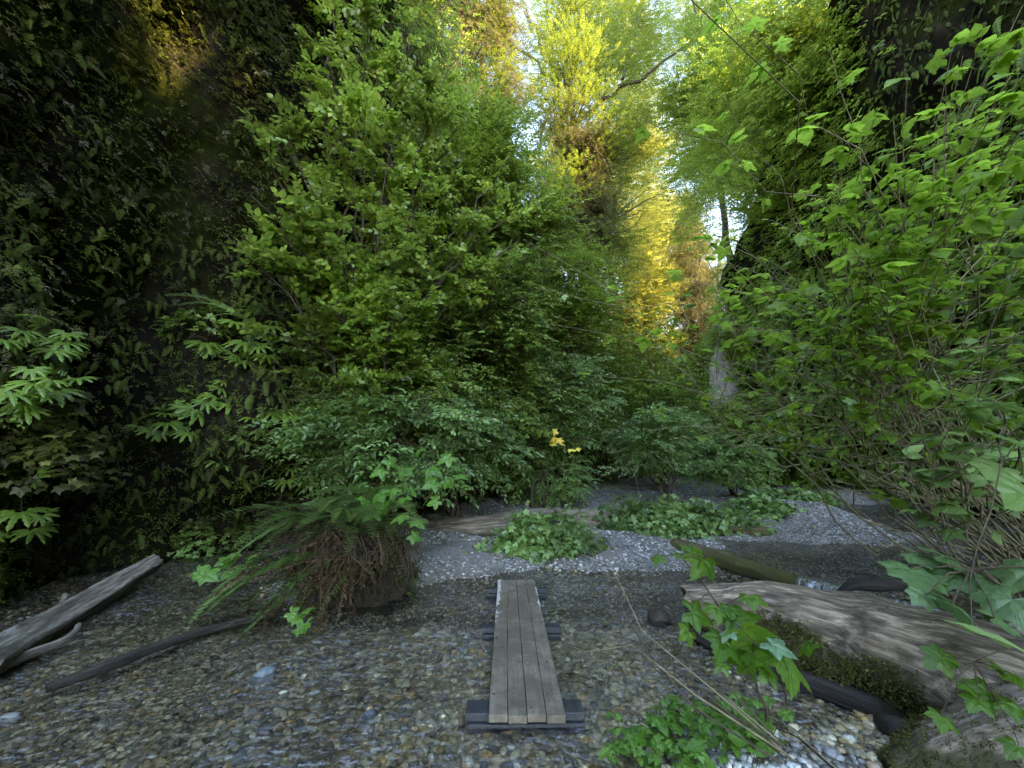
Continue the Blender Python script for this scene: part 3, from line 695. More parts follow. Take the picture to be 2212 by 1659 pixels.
# sunlit trees closing the canyon
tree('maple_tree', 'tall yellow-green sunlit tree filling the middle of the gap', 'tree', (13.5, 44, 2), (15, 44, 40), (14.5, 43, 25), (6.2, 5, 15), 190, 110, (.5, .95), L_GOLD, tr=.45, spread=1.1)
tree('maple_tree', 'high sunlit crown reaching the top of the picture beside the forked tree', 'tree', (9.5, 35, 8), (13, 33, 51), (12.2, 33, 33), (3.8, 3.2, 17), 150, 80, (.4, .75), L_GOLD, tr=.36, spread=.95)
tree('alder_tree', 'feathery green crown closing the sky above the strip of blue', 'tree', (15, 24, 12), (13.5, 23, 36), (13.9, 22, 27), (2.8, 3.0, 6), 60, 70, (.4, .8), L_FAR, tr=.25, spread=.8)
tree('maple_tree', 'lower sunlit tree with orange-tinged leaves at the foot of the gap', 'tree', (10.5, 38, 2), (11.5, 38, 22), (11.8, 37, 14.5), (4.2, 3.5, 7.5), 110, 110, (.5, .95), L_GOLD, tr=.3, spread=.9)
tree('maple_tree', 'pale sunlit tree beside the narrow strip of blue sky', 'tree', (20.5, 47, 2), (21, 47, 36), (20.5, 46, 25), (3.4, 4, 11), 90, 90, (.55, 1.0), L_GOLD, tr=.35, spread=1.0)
tree('cedar_tree', 'brownish drooping conifer in half shade between sunlit trees', 'tree', (22.3, 44.5, 3), (22.5, 44, 36), (22.3, 44, 22), (3.4, 3.2, 14), 130, 70, (.7, 1.3), L_CONI, tr=.34, spread=.7, temps=NEED, droop=.7, shape='cone')
tree('redwood_tree', 'straight dark conifer with hanging twigs at the top edge of the picture', 'tree', (-2.9, 21, 14), (-3.3, 21, 42), (-3.2, 21, 32), (4.5, 4, 11), 120, 60, (.7, 1.2), L_CONI, tr=.42, spread=.6, temps=NEED, droop=.8)
tree('ivy_tree', 'dark hanging conifer hugging the rim below the forked tree', 'tree', (4.2, 23.5, 7), (3.9, 22, 26), (4.4, 22, 17.5), (1.9, 1.8, 7.5), 150, 70, (.45, .9), L_CONI, tr=.3, spread=.6, temps=NEED, droop=1.0)
# right side trees on the rim
tree('alder_tree', 'slender green tree with curved limbs over the far end of the fern wall', 'tree', (17.5, 26, 11), (18, 25, 34), (16.6, 25, 26.0), (4.4, 3.4, 7.5), 120, 90, (.45, .9), L_ALDER, tr=.3, spread=.9)
tree('hemlock_tree', 'grey-green hanging conifer screening the blue sky strip', 'tree', (17.4, 34, 7), (17.2, 34, 30), (17.0, 33.5, 19), (2.0, 2.0, 9), 75, 50, (.5, 1.0), L_CONI, tr=.25, spread=.6, temps=NEED, droop=.9)
tree('alder_tree', 'green overhanging tree below the dark overhang', 'tree', (16.5, 19, 14), (15, 18, 27), (14.6, 17.2, 19), (4.4, 4.0, 7.5), 150, 110, (.35, .7), L_ALDER, tr=.25, spread=.8)
tree('alder_tree', 'thin tree trunk standing in the strip of blue sky', 'tree', (23.8, 42, 4), (22, 42, 30), (23.5, 42, 22), (4.0, 3.0, 8), 60, 26, (.5, .9), L_FAR, tr=.22, spread=1.1)
tree('hemlock_tree', 'far conifer peeping over the grey rock slab', 'tree', (27, 58, 3), (27, 58, 22), (27, 58, 12), (5, 4, 9), 90, 60, (.9, 1.6), L_GOLD, tr=.25, spread=1.0, temps=NEED, shape='cone')
q = P(1045, 150, 21); tree('alder_tree', 'thin lacy tree with tiny leaves against the open blue sky', 'tree', (q[0]-3, 21, 13), (q[0]+.5, 21, q[2]+5), q, (2.6, 2.4, 6.5), 80, 42, (.28, .5), L_FAR, tr=.14, spread=.7)
q = P(1770, 120, 13.5); tree('alder_tree', 'bright leafy boughs hanging down in front of the dark overhang', 'tree', (q[0]+2.5, 14.5, 12), q+[.5, .5, 3.5], q, (2.7, 2.2, 4.2), 110, 60, (.35, .6), L_ALDER, tr=.16, spread=.6, temps=SP_MID, droop=.5)
for X, Y, yy, rx, lab in ((1370, 60, 26, -5, 'airy young crown with tiny leaves at the top edge over the golden trees'), (1500, 40, 28, 5.5, 'airy crown at the top edge between the golden trees and the green rim tree'), (1240, 30, 24, -3, 'thin crown at the top edge over the forked tree')):
    q = P(X, Y, yy); tree('alder_tree', lab, 'tree', (q[0]+rx, yy+2, 8), q+[.3, .5, 6], q, (3.0, 2.6, 6.5), 90, 55, (.3, .58), L_FAR, tr=.16, spread=.8)
# left rim trees
tree('fir_tree', 'dark shaggy tree on the rim above the shaded wall', 'tree', (-8.5, 12, 18), (-7.5, 11, 30), (-6.5, 10.5, 20.5), (4, 4, 5.5), 110, 80, (.4, .8), L_BROWN, tr=.3, spread=.8, temps=NEED, droop=.6)
tree('alder_tree', 'small-leaved tree on the rim beside the patch of open sky', 'tree', (-4.5, 15, 16.5), (-4.5, 14, 28), (-4.8, 13.2, 18.5), (2.4, 2.4, 3.0), 60, 80, (.3, .55), L_ALDER, tr=.2, spread=.7)
# out-of-view trees added on the right rim to shade the canyon
SLOT = [(6.5, 8.2), (5.7, 9.0), (4.7, 9.5), (3.6, 10.6)]
def open_slot(p):
    k = (p[:, 0]+5.8)/SUN[0]; y = p[:, 1]-SUN[1]*k; z = p[:, 2]-math.tan(ELEV)*k; d = np.full(len(p), 9.)
    for (a, b), (c_, e) in zip(SLOT[:-1], SLOT[1:]):
        t = np.clip(((y-a)*(c_-a)+(z-b)*(e-b))/((c_-a)**2+(e-b)**2), 0, 1); d = np.minimum(d, np.hypot(y-a-t*(c_-a), z-b-t*(e-b)))
    return d > 1.1
for y0, lab in ((-15.5, 'added unseen shade tree on the rim farthest behind the viewpoint'), (-12, 'second added unseen shade tree from the end of the rim row behind the viewpoint'), (-8.5, 'added unseen tree on the rim well behind the viewpoint, shading the stream'), (-4.5, 'added unseen tree on the rim behind the viewpoint, shading the stream'), (-.5, 'added unseen tree on the rim beside the viewpoint, shading the fern bank'), (3.5, 'added unseen shade tree on the rim above the overhang')):
    t = thing('added_shade_tree', lab, 'tree', (17, y0, 17.5)); mb = MB(); tube(mb, curve([17, y0, 16.5], [16, y0, 30], n=10, wob=.02), np.linspace(.35, .1, 10), 8); mb.build('trunk', BARK, t, smooth=True)
    n = 2600; p = np.stack([rng.normal(size=n)*1.3+16, y0+rng.uniform(-2.6, 2.6, n), rng.uniform(17.5, 31, n)], -1); p = p[open_slot(p)]
    mb = MB(); scatter(mb, SP_LO2, p, rng.normal(size=p.shape), rng.normal(size=p.shape)+[0, 0, .5], rng.uniform(.8, 1.3, len(p))); mb.build('crown', [L_MID, TW], t)
for y0, lab in ((10.5, 'tall added shade tree set back beyond the fern curtain'), (16.5, 'tall added shade tree set back near the bend')):  # set-back trees added outside the view to keep sun off the rim trees
    t = thing('added_shade_tree', lab, 'tree', (24, y0, 16)); mb = MB(); tube(mb, curve([24, y0, 16], [24, y0, 43], n=10, wob=.02), np.linspace(.45, .1, 10), 8); mb.build('trunk', BARK, t, smooth=True)
    n = 2600; p = np.stack([rng.normal(size=n)*1.6+24, y0+rng.uniform(-3.2, 3.2, n), rng.uniform(18, 46, n)], -1)
    mb = MB(); scatter(mb, SP_LO2, p, rng.normal(size=p.shape), rng.normal(size=p.shape)+[0, 0, .5], rng.uniform(1.1, 1.7, len(p))); mb.build('crown', [L_MID, TW], t)
# grey slab
mb = MB(); q = [P(1536, 900, 21.4), P(1532, 800, 21.6), P(1548, 742, 22.2), P(1572, 740, 22.4), P(1594, 800, 21.8), P(1616, 900, 21.4)]
fr = np.array(q); bk = fr+np.array([3.2, 5.0, -1.0]); n = len(q)
gridr = np.stack([fr*.2+.8*bk, fr, fr*.5+fr.mean(0)*.5+[0, -.22, 0], fr*.05+fr.mean(0)*.95+[0, -.28, .1]], 0)
V = np.concatenate([gridr, gridr[:, :1]], 1); grid_mesh(mb, V)
o = mb.build('rock_slab', SLAB, smooth=True); tag(o, 'bare grey rock slab exposed on the far wall', 'rock')
# ------------------------------------------------------------------ shrubs
def shrub(name, label, cat, root, tips, leafm, temps, n_per, size, group=None, r0=.02, out=(0, 0, 1), t0=.25, side=.45, wood=None, wob=.02, up=1.0, lean=0, base=None, sub=0, jit=.25, facing=0):
    """stems from root to the tips, each its own part, with sprays along the upper part of each"""
    t = thing(name, label, cat, root, group); root = np.asarray(root, float); mbl = MB()
    for k, tp in enumerate(tips):
        tp = np.asarray(tp, float); o = np.asarray(out, float)+rng.normal(size=3)*.18+.35*(tp-root)/np.linalg.norm(tp-root)
        a = root+np.array([rng.normal()*r0*(4 if out[0] > -.5 else 22), rng.normal()*r0*(4 if out[0] > -.5 else 12), -.05])
        pts = curve(a, tp, n=12, wob=wob, out=o/np.linalg.norm(o)); L = np.linalg.norm(tp-a); ms = MB()
        tube(ms, pts, np.linspace(r0, r0*.22, 12)*rng.uniform(.7, 1.15), 6)
        paths = [(pts, t0, 1.0, n_per)]
        for j in range(sub):
            q = rng.uniform(t0*.8, .85); i = int(q*11); d = pts[i+1]-pts[i]; d /= np.linalg.norm(d)
            e = pts[i]+(d*.7+rng.normal(size=3)*np.array([.7, .7, .35]))*L*rng.uniform(.16, .34)
            b = curve(pts[i], e, sag=.08, n=7, wob=wob); tube(ms, b, np.linspace(r0*.45, r0*.15, 7), 5); paths.append((b, .15, 1, max(3, int(n_per*.45))))
        ms.build('stem', wood or TW, t, smooth=True)
        for pt, a0, a1, n in paths:
            u = rng.uniform(a0, a1, n)**.8; idx = u*(len(pt)-1.001); i = idx.astype(int); f = (idx-i)[:, None]
            p = pt[i]*(1-f)+pt[i+1]*f; tg = pt[i+1]-pt[i]; tg /= np.linalg.norm(tg, axis=1, keepdims=True)
            sd = rng.normal(size=(n, 3)); sd[:, 2] *= .35; sd /= np.linalg.norm(sd, axis=1, keepdims=True)
            fw = tg*.5+sd*(.9)+np.array([0, 0, -.12])+np.array([0, -facing, 0]); nm = np.array([0, 0, up])+rng.normal(size=(n, 3))*jit
            s = rng.uniform(size[0], size[1], n)*(1.1-.35*u)
            scatter(mbl, temps, p, fw, nm, s, base=None if base is None else np.clip(base+.25*rng.normal(size=n), 0, 1), var=.4)
    mbl.build('foliage', [leafm, wood or TW], t); return t
def cloud_shrub(name, label, cat, root, c, r, nc, per, size, leafm, temps, group=None, spread=.35, tr=.05, stems=7, up=1.2, base=None, wood=None, face=.5, flat=.45):
    """a bush: several stems, side twigs to leaf clusters, flat layered sprays"""
    t = thing(name, label, cat, root, group); root = np.asarray(root, float); c = np.asarray(c, float); r = np.asarray(r, float)
    q = rng.normal(size=(nc, 3)); q /= np.linalg.norm(q, axis=1, keepdims=True); q *= (rng.random(nc)**.38)[:, None]; cc = c+q*r
    ms = MB(); sk = []
    for k in range(stems):
        tp = c+rng.normal(size=3)*r*.45+np.array([0, 0, r[2]*.5]); a = root+rng.normal(size=3)*np.array([tr*3, tr*3, 0])
        pt = curve(a, tp, n=12, wob=.03, out=(rng.normal()*.3, rng.normal()*.3, 1)); m1 = MB(); tube(m1, pt, np.linspace(tr, tr*.2, 12), 6); m1.build('stem', wood or TW, t, smooth=True); sk.append(pt)
    allp = np.concatenate(sk)
    for g in cc[::2]:
        d = np.linalg.norm(allp-g, axis=1)+.8*np.maximum(allp[:, 2]-g[2]+.1, 0); j = int(np.argmin(d))
        tube(ms, curve(allp[j], g, sag=.08, n=6, wob=.05), np.linspace(tr*.28, .004, 6), 4, mi=1)
    M = int(nc*per*.8); size = (size[0]*1.15, size[1]*1.15); ci = rng.integers(0, nc, M); p = cc[ci]+rng.normal(size=(M, 3))*spread*np.array([1, 1, flat])
    f = (p-c)/r+rng.normal(size=(M, 3))*.6+np.array([0, -face, 0]); f[:, 2] = f[:, 2]*.3-.2
    u = rng.normal(size=(M, 3))*.35+np.array([0, -.6, up])
    z = ground(p[:, 0], p[:, 1]); m = (p[:, 2] > z+.03) & (fbm(p*1.5, 2, 47) < .18+.3*rng.random(M)); cb = rng.random(nc)
    b = .55*cb[ci]+.45*rng.random(M) if base is None else np.clip(base+.2*(cb[ci]-.5)+.25*rng.normal(size=M), 0, 1)
    mb = ms; scatter(mb, temps, p[m], f[m], u[m], rng.uniform(*size, M)[m], base=b[m], var=.4); mb.build('foliage', [leafm, wood or TW], t); return t

SP_AL = [spray(7, leaf_hi, .33, 60, i, zig=.02, bend=(.1, -.15, -.3, 0, .15)[i], flat=.6, kw=dict(n=6, w=.8, base=.3)) for i in range(5)]
# tall alder sapling leaning from the left wall
rt = np.array([-2.9, 8.3, .3])
t = thing('alder_tree', 'tall bright green multi-stemmed alder leaning out from the shaded wall', 'tree', rt)
tips = [P(800, 20, 6.6), P(700, 60, 6.8), P(890, 60, 7.0), P(960, 170, 7.2), P(600, 250, 6.2), P(570, 330, 5.8), P(660, 380, 5.6), P(850, 300, 6.4), P(1000, 330, 7.4), P(1080, 420, 7.8), P(760, 180, 6.2), P(1120, 520, 8.2), P(900, 450, 6.6), P(480, 500, 5.6), P(740, 500, 6.2), P(1000, 560, 7.0), P(620, 560, 6.2), P(860, 600, 6.6), P(820, -60, 6.9), P(930, -40, 7.2), P(720, -50, 7), P(1010, 100, 8), P(1050, 220, 8.6), P(1100, 340, 9.2), P(1140, 450, 9.8), P(960, 260, 7.6), P(540, 420, 5.8)]
mbl = MB(); mt = mbl
for k, tp in enumerate(tips):
    a = rt+np.array([rng.normal()*.25, rng.normal()*.2, 0]); hi = tp[2] > 5.5
    pt = curve(a, tp, n=16, wob=.012, out=(-.05+.1*rng.normal(), -.12, 1)); L = np.linalg.norm(tp-a)
    ms = MB(); tube(ms, pt, np.linspace(.045, .008, 16), 7, lump=.06); ms.build('stem', BARK, t, smooth=True)
    for j in range(17):
        q = rng.uniform(.38, 1.0); i = min(int(q*15), 14); d = rng.normal(size=3); d[2] = abs(d[2])*.25; d /= np.linalg.norm(d)
        e = pt[i]+(d*(1.25-.6*q)*rng.uniform(.35, 1.15)+np.array([0, -.12, .12])); b = curve(pt[i], e, sag=.1, n=6, wob=.03); tube(mt, b, np.linspace(.010, .003, 6), 4, mi=1)
        n = 9; u = rng.uniform(.2, 1, n); ii = (u*4.99).astype(int); f = (u*4.99-ii)[:, None]; p = b[ii]*(1-f)+b[np.minimum(ii+1, 5)]*f
        sd = rng.normal(size=(n, 3)); sd[:, 2] *= .25
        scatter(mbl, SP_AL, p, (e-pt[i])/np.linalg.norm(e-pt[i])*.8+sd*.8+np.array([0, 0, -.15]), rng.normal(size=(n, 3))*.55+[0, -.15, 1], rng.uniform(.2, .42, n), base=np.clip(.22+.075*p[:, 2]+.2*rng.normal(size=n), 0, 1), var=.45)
mbl.build('foliage', [L_ALDER, TW], t)

# bushes along the foot of the left wall, nearest first
B = cloud_shrub
B('hazel_shrub', 'dense mid-green shrub filling the wall below the tall alder', 'shrub', (-3.2, 8.6, .3), (-3.0, 8.6, 3.6), (2.0, 1.2, 1.7), 95, 30, (.28, .5), L_MID, SP_MID)
B('berry_shrub', 'cool green shrub drooping above the sword fern', 'shrub', (-2.5, 7.6, .5), (-2.3, 7.3, 2.15), (1.4, .8, .95), 80, 26, (.26, .46), L_COOL, SP_MID, spread=.3)
B('berry_shrub', 'dark broad-leaved shrub drooping over the hollow behind the fallen log', 'shrub', (-1.4, 9.8, .3), (-1.5, 9.6, 2.35), (1.4, .8, 1.1), 75, 26, (.30, .5), L_COOL, SP_MID, spread=.32, base=.35)
B('hazel_shrub', 'leafy shrub midway along the vine-covered slope', 'shrub', (-1.4, 12, .6), (-1.0, 11.6, 4.2), (1.8, 1.2, 2.3), 95, 28, (.32, .58), L_MID, SP_MID, spread=.42)
B('hazel_shrub', 'pale-leaved shrub on the vine slope above the bend', 'shrub', (.4, 14, .8), (.6, 13.6, 3.0), (1.6, 1.2, 2.2), 85, 26, (.34, .6), L_COOL, SP_LO, spread=.42)
B('hazel_shrub', 'high shrub on the crest of the vine-covered slope', 'shrub', (1.2, 18.5, 6), (1.3, 17.8, 9.5), (2.2, 1.4, 3.4), 85, 34, (.4, .75), L_MID, SP_LO, spread=.55)
B('hazel_shrub', 'shrub spilling down the slope under the sunlit gap', 'shrub', (4.5, 20, .8), (4.4, 19.5, 5.0), (2.4, 1.5, 3.6), 95, 36, (.4, .75), L_MID, SP_LO, spread=.55)
B('berry_shrub', 'low shrub on the gravel behind the white pebbles at the bend', 'shrub', (.9, 12.2, .3), (1.3, 12.6, 1.1), (1.0, .7, .6), 45, 26, (.25, .45), L_COOL, SP_MID, spread=.28)
B('hazel_shrub', 'bright leafy shrub on the slope just behind the alder crown', 'shrub', P(1010, 420, 10.5)-[0, 0, 2], P(1030, 330, 10.2), (1.5, 1.0, 2.0), 80, 30, (.3, .5), L_ALDER, SP_MID, spread=.4)
B('hazel_shrub', 'bright shrub stepping down the slope below the forked tree', 'shrub', P(1130, 560, 13)-[0, 0, 2], P(1130, 480, 12.6), (1.6, 1.0, 2.2), 80, 30, (.32, .55), L_ALDER, SP_MID, spread=.45)
B('hazel_shrub', 'green shrub on the slope between the alder and the yellow twig', 'shrub', P(1050, 700, 11)-[0, 0, 1], P(1060, 640, 10.6), (1.7, 1.0, 1.6), 80, 30, (.3, .5), L_MID, SP_MID, spread=.4)
B('hazel_shrub', 'small-leaved shrub above the sunlit notch on the slope edge', 'shrub', P(1230, 690, 17.5)-[0, 0, 2], P(1235, 650, 17), (1.9, 1.2, 2.4), 80, 32, (.36, .65), L_ALDER, SP_LO, spread=.5)
B('hazel_shrub', 'leafy shrub over the dark hollow beside the gravel at the bend', 'shrub', (1.0, 14.6, .6), P(1190, 860, 13.4), (1.7, 1.0, 1.7), 80, 30, (.32, .55), L_COOL, SP_MID, spread=.4)
B('willow_shrub', 'leafy shrub partly covering the grey rock slab', 'shrub', (11.6, 19.6, .6), P(1600, 905, 19.2), (1.7, .9, 1.15), 70, 28, (.3, .5), L_MID, SP_MID, spread=.35)
# thicket in the middle of the canyon
B('willow_shrub', 'open thicket of thin dark stems rising from the gravel bar', 'shrub', (5.1, 13.4, .35), (4.9, 13.3, 2.35), (1.6, 1.0, 1.05), 62, 24, (.25, .45), L_COOL, SP_MID, spread=.26, stems=16, tr=.022, base=.6)
B('willow_shrub', 'rounded leafy bush right of the thin-stemmed thicket', 'shrub', (8.1, 14.6, .4), (7.9, 14.6, 1.6), (1.3, .9, .95), 60, 26, (.26, .46), L_COOL, SP_MID, spread=.28, stems=9, tr=.02, base=.6)
B('willow_shrub', 'taller thicket standing behind the thin-stemmed one', 'shrub', (6.8, 18.5, .5), (6.6, 18, 4.3), (3.0, 1.4, 2.6), 120, 30, (.32, .6), L_MID, SP_LO, spread=.42, stems=10, tr=.035)
B('willow_shrub', 'shrubs closing the far bend beneath the grey slab', 'shrub', (12, 25, .6), (11.0, 26.5, 3.8), (2.8, 1.6, 3.0), 110, 32, (.45, .8), L_MID, SP_LO, spread=.55, stems=8, tr=.04)
B('willow_shrub', 'olive bush at the foot of the sunlit trees', 'shrub', (10.5, 32, 1), (10.5, 31, 8), (3.4, 2, 4.6), 110, 34, (.55, 1.0), L_FAR, SP_LO, spread=.7, stems=8, tr=.05)

# ------------------------------------------------------------------ salmonberry arching in from the right
LF_HI = [single(leaf_hi, .30, i, dict(w=.72, n=13, serr=.03, droop=.25+.1*i, fold=.08-.05*i)) for i in range(3)]
TRI = [trifoliate(leaf_hi, i, dict(w=.68, n=11, serr=.035, droop=.2+.08*i, fold=.09-.05*i)) for i in range(4)]
LOB3 = [single(leaf_lobed, .35, i, dict(lobes=5, depth=.36, seed=i, droop=.16+.1*i)) for i in range(4)]
def cane_shrub(label, root, tips, n_per, size, sub, leafm=L_BRIGHT, temps=None, r0=.017, group='salmonberry canes arching over the stream', up=1.0, t0=.45, jit=.3):
    return shrub('salmonberry_shrub', label, 'shrub', root, tips, leafm, temps or TRI+LOB3[:2], n_per, size, group, r0=r0, out=(-.8, -.05, .55), t0=t0, wood=TWL, sub=sub, wob=.02, up=up, jit=jit)
cane_shrub('tall canes arching up with bright translucent leaves near the overhang', G(2330, 1270), [P(2080, 120, 2.6), P(1960, 160, 2.7), P(2190, 150, 2.4), P(1890, 250, 3.0), P(2120, 330, 2.5), P(2230, 60, 2.6), P(2000, 330, 2.8), P(2150, 230, 2.3), P(2230, 300, 2.2), P(2210, 10, 2.5), P(2130, 50, 2.6), P(2280, 110, 2.3), P(2060, 90, 2.8), P(1820, 300, 3.2), P(2040, 230, 2.6), P(1930, 260, 2.9)], 17, (.18, .31), 4, r0=.015, t0=.58)
cane_shrub('spreading canes with lime leaves reaching across the fern wall', G(2190, 1215), [P(1800, 330, 3.6), P(1750, 430, 3.8), P(1860, 420, 3.4), P(1690, 560, 4.2), P(1640, 620, 4.4), P(1960, 470, 3.1), P(1780, 560, 3.8), P(1900, 560, 3.4), P(2050, 470, 3.0), P(2180, 480, 2.8), P(1840, 480, 3.5), P(1980, 380, 3.0), P(2120, 420, 2.8)], 7, (.18, .31), 3, r0=.016, t0=.66)
cane_shrub('long low canes crossing in front of the hanging ferns', G(2060, 1210, .1), [P(1490, 470, 4.6), P(1500, 500, 4.7), P(1420, 700, 5.0), P(1560, 640, 4.8), P(1520, 780, 5.2), P(1650, 700, 4.6), P(1600, 860, 5.0), P(1380, 560, 5.2)], 5, (.20, .34), 2, r0=.019, t0=.68)
cane_shrub('nearly bare pale canes leaning over the stream', G(2240, 1210), [P(1400, 930, 5.4), P(1560, 960, 5.0), P(1700, 820, 4.4), P(1820, 740, 3.9), P(1960, 700, 3.4), P(2120, 620, 3.0), P(1480, 840, 5.2), P(1900, 620, 3.6), P(2040, 560, 3.0), P(1760, 640, 4.2), P(1660, 560, 4.6)], 2, (.18, .30), 2, leafm=L_COOL, r0=.021, t0=.75)
cane_shrub('shaded canes crowding the edge with dull leaves', G(2300, 1330), [P(2220, 500, 2.6), P(2180, 760, 2.8), P(2100, 850, 3.0), P(2240, 900, 2.6), P(2200, 1000, 2.9), P(2260, 620, 2.3)], 9, (.22, .36), 2, leafm=L_COOL, r0=.014)
# ------------------------------------------------------------------ helpers
def bxm(mb, c, s, bev=.008, rz=0, rough=0, rnd=.5, seed=0, cuts=0):
    bmesh = __import__('bmesh'); bm = bmesh.new(); bmesh.ops.create_cube(bm, size=1)
    for v in bm.verts: v.co = Vector((v.co.x*s[0], v.co.y*s[1], v.co.z*s[2]))
    if bev: bmesh.ops.bevel(bm, geom=bm.edges[:], offset=bev, segments=2, affect='EDGES', profile=.6)
    if cuts:
        for k in range(1, cuts): bmesh.ops.bisect_plane(bm, geom=bm.verts[:]+bm.edges[:]+bm.faces[:], plane_co=(0, -s[1]/2+s[1]*k/cuts, 0), plane_no=(0, 1, 0))
    bm.verts.index_update()
    v = np.array([p.co[:] for p in bm.verts]); lo = [q.index for f in bm.faces for q in f.verts]; tt = [len(f.verts) for f in bm.faces]; bm.free()
    w = v+np.array([seed*1.7, 0, 0])
    if rough: v = v+rough*np.stack([vnoise(v*7+seed, seed), 0*v[:, 0], vnoise(v*5+seed*2, seed+1)], -1)
    v = v@rotz(rz).T+np.asarray(c); mb.add(v, lo, tt, 0, rnd, w[:, [0, 2, 1]])
def march(X, Y, off, W='L'):
    r = ray(X, Y); o = np.array([0, 0, EYE])
    for t in np.arange(2, 60, .04):
        p = o+r*t
        if W == 'L':
            d = float(pdist(p[0:1], p[1:2], LPATH)[0]); D = float((ldisp(p[0:1], p[1:2], p[2:3])+llean(p[0], p[1], p[2:3]))[0])
            if d < D+off: return p
        else:
            d = float(pdist(p[0:1], p[1:2], RPATH)[0]); D = float((rdisp(p[0:1], p[1:2], p[2:3])+rlean(p[0], p[1], p[2:3]))[0])
            if -d < D+off: return p
        if p[2] < 0: return p
    return p

# ------------------------------------------------------------------ footbridge
def deckmat():
    m, nt, out = nodes('weathered_deck'); uv = N(nt, 'Attribute', attribute_name='uvw').outputs['Vector']
    mp = N(nt, 'Mapping'); mp.inputs['Scale'].default_value = (26, 26, 1.5); nt.links.new(uv, mp.inputs[0])
    n1 = N(nt, 'TexNoise', Scale=1.6, Detail=7.0); nt.links.new(mp.outputs[0], n1.inputs['Vector'])
    n2 = N(nt, 'TexNoise', Scale=9.0, Detail=8.0, Roughness=.7); nt.links.new(uv, n2.inputs['Vector'])
    a = ramp(nt, n1.outputs['Fac'], [(.3, (.15, .122, .088)), (.55, (.20, .165, .122)), (.75, (.25, .215, .165))])
    b = ramp(nt, n2.outputs['Fac'], [(.3, (.42, .40, .37)), (.48, (.85, .84, .82)), (.7, (1.15,)*3)]); col = mixc(nt, 1., a, b, 'MULTIPLY')
    n4 = N(nt, 'TexNoise', Scale=2.6, Detail=7.0, Roughness=.65); nt.links.new(N(nt, 'NewGeometry').outputs['Position'], n4.inputs['Vector'])
    col = mixc(nt, ramp(nt, n4.outputs['Fac'], [(.46, (0, 0, 0)), (.56, (.85, .85, .85))]), col, (.105, .082, .055))
    ge = N(nt, 'NewGeometry'); sx = N(nt, 'SeparateXYZ'); nt.links.new(ge.outputs['Position'], sx.inputs[0])
    # pale splintered edges towards the far end
    ab = N(nt, 'Math', operation='ABSOLUTE'); s0 = N(nt, 'Math', operation='SUBTRACT'); nt.links.new(sx.outputs['X'], s0.inputs[0]); s0.inputs[1].default_value = .078; nt.links.new(s0.outputs[0], ab.inputs[0])
    e = N(nt, 'MapRange'); nt.links.new(ab.outputs[0], e.inputs[0]); e.inputs[1].default_value = .205; e.inputs[2].default_value = .25
    g = N(nt, 'MapRange'); nt.links.new(sx.outputs['Y'], g.inputs[0]); g.inputs[1].default_value = 3.9; g.inputs[2].default_value = 5.2
    n3 = N(nt, 'TexNoise', Scale=13.0, Detail=5.0); nt.links.new(ge.outputs['Position'], n3.inputs['Vector'])
    mu = N(nt, 'Math', operation='MULTIPLY'); nt.links.new(e.outputs[0], mu.inputs[0]); nt.links.new(g.outputs[0], mu.inputs[1])
    ad = N(nt, 'Math', operation='MULTIPLY_ADD'); nt.links.new(mu.outputs[0], ad.inputs[0]); ad.inputs[1].default_value = .5; nt.links.new(n3.outputs['Fac'], ad.inputs[2])
    col = mixc(nt, ramp(nt, ad.outputs[0], [(.70, (0, 0, 0)), (.76, (1, 1, 1))]), col, (.46, .43, .38))
    p = N(nt, 'BsdfPrincipled', Roughness=.75); nt.links.new(col, p.inputs['Base Color'])
    bu = N(nt, 'Bump', Strength=.5, Distance=.006); nt.links.new(n1.outputs['Fac'], bu.inputs['Height']); b2 = N(nt, 'Bump', Strength=.5, Distance=.01); nt.links.new(n2.outputs['Fac'], b2.inputs['Height']); nt.links.new(bu.outputs[0], b2.inputs['Normal'])
    nt.links.new(b2.outputs[0], p.inputs['Normal']); nt.links.new(p.outputs[0], out.inputs[0]); return m
NAIL = plain('rusty_nail', [(.3, (.02, .012, .008)), (.7, (.05, .03, .02))], 40, rough=.5)
DECK = deckmat(); BEAM = plain('soaked_timber', [(.3, (.018, .020, .024)), (.7, (.055, .058, .066))], 3, rough=.35, vec='uvw', stretch=(6, 6, 2), bump=.3, spec=.5)
t = thing('footbridge', 'narrow grey footbridge of four planks lying on three low dark beams in the stream', 'footbridge', (.078, 4.26, 0))
ang = -math.atan2(-.04, 2.83)
for k in range(4):
    mb = MB(); off = (k-1.5)*.1255
    bxm(mb, (.078+off*math.cos(ang), 4.26+off*math.sin(ang)+(.004, -.003, .003, -.002)[k], .098+(.001, -.001, .0015, 0)[k]), (.1225, 2.83, .045), .005, ang, .0035, seed=k, cuts=14)
    for y in (2.99, 3.08, 4.30, 4.37, 5.47, 5.54):
        for dx in (-.035, .035):
            u = np.arange(8)/8*TAU; c0 = np.array([.078+(off+dx+rng.normal()*.003)*math.cos(ang)-(y-4.26)*math.sin(ang), y+rng.normal()*.006, .1225]); mb.add(np.concatenate([c0+np.stack([np.cos(u)*.0055, np.sin(u)*.0055, 0*u], -1), [c0+[0, 0, .0015]]]), np.stack([np.arange(8), (np.arange(8)+1) % 8, np.full(8, 8)], -1).ravel(), np.full(8, 3), 1)
    mb.build('plank', [DECK, NAIL], t, smooth=False)
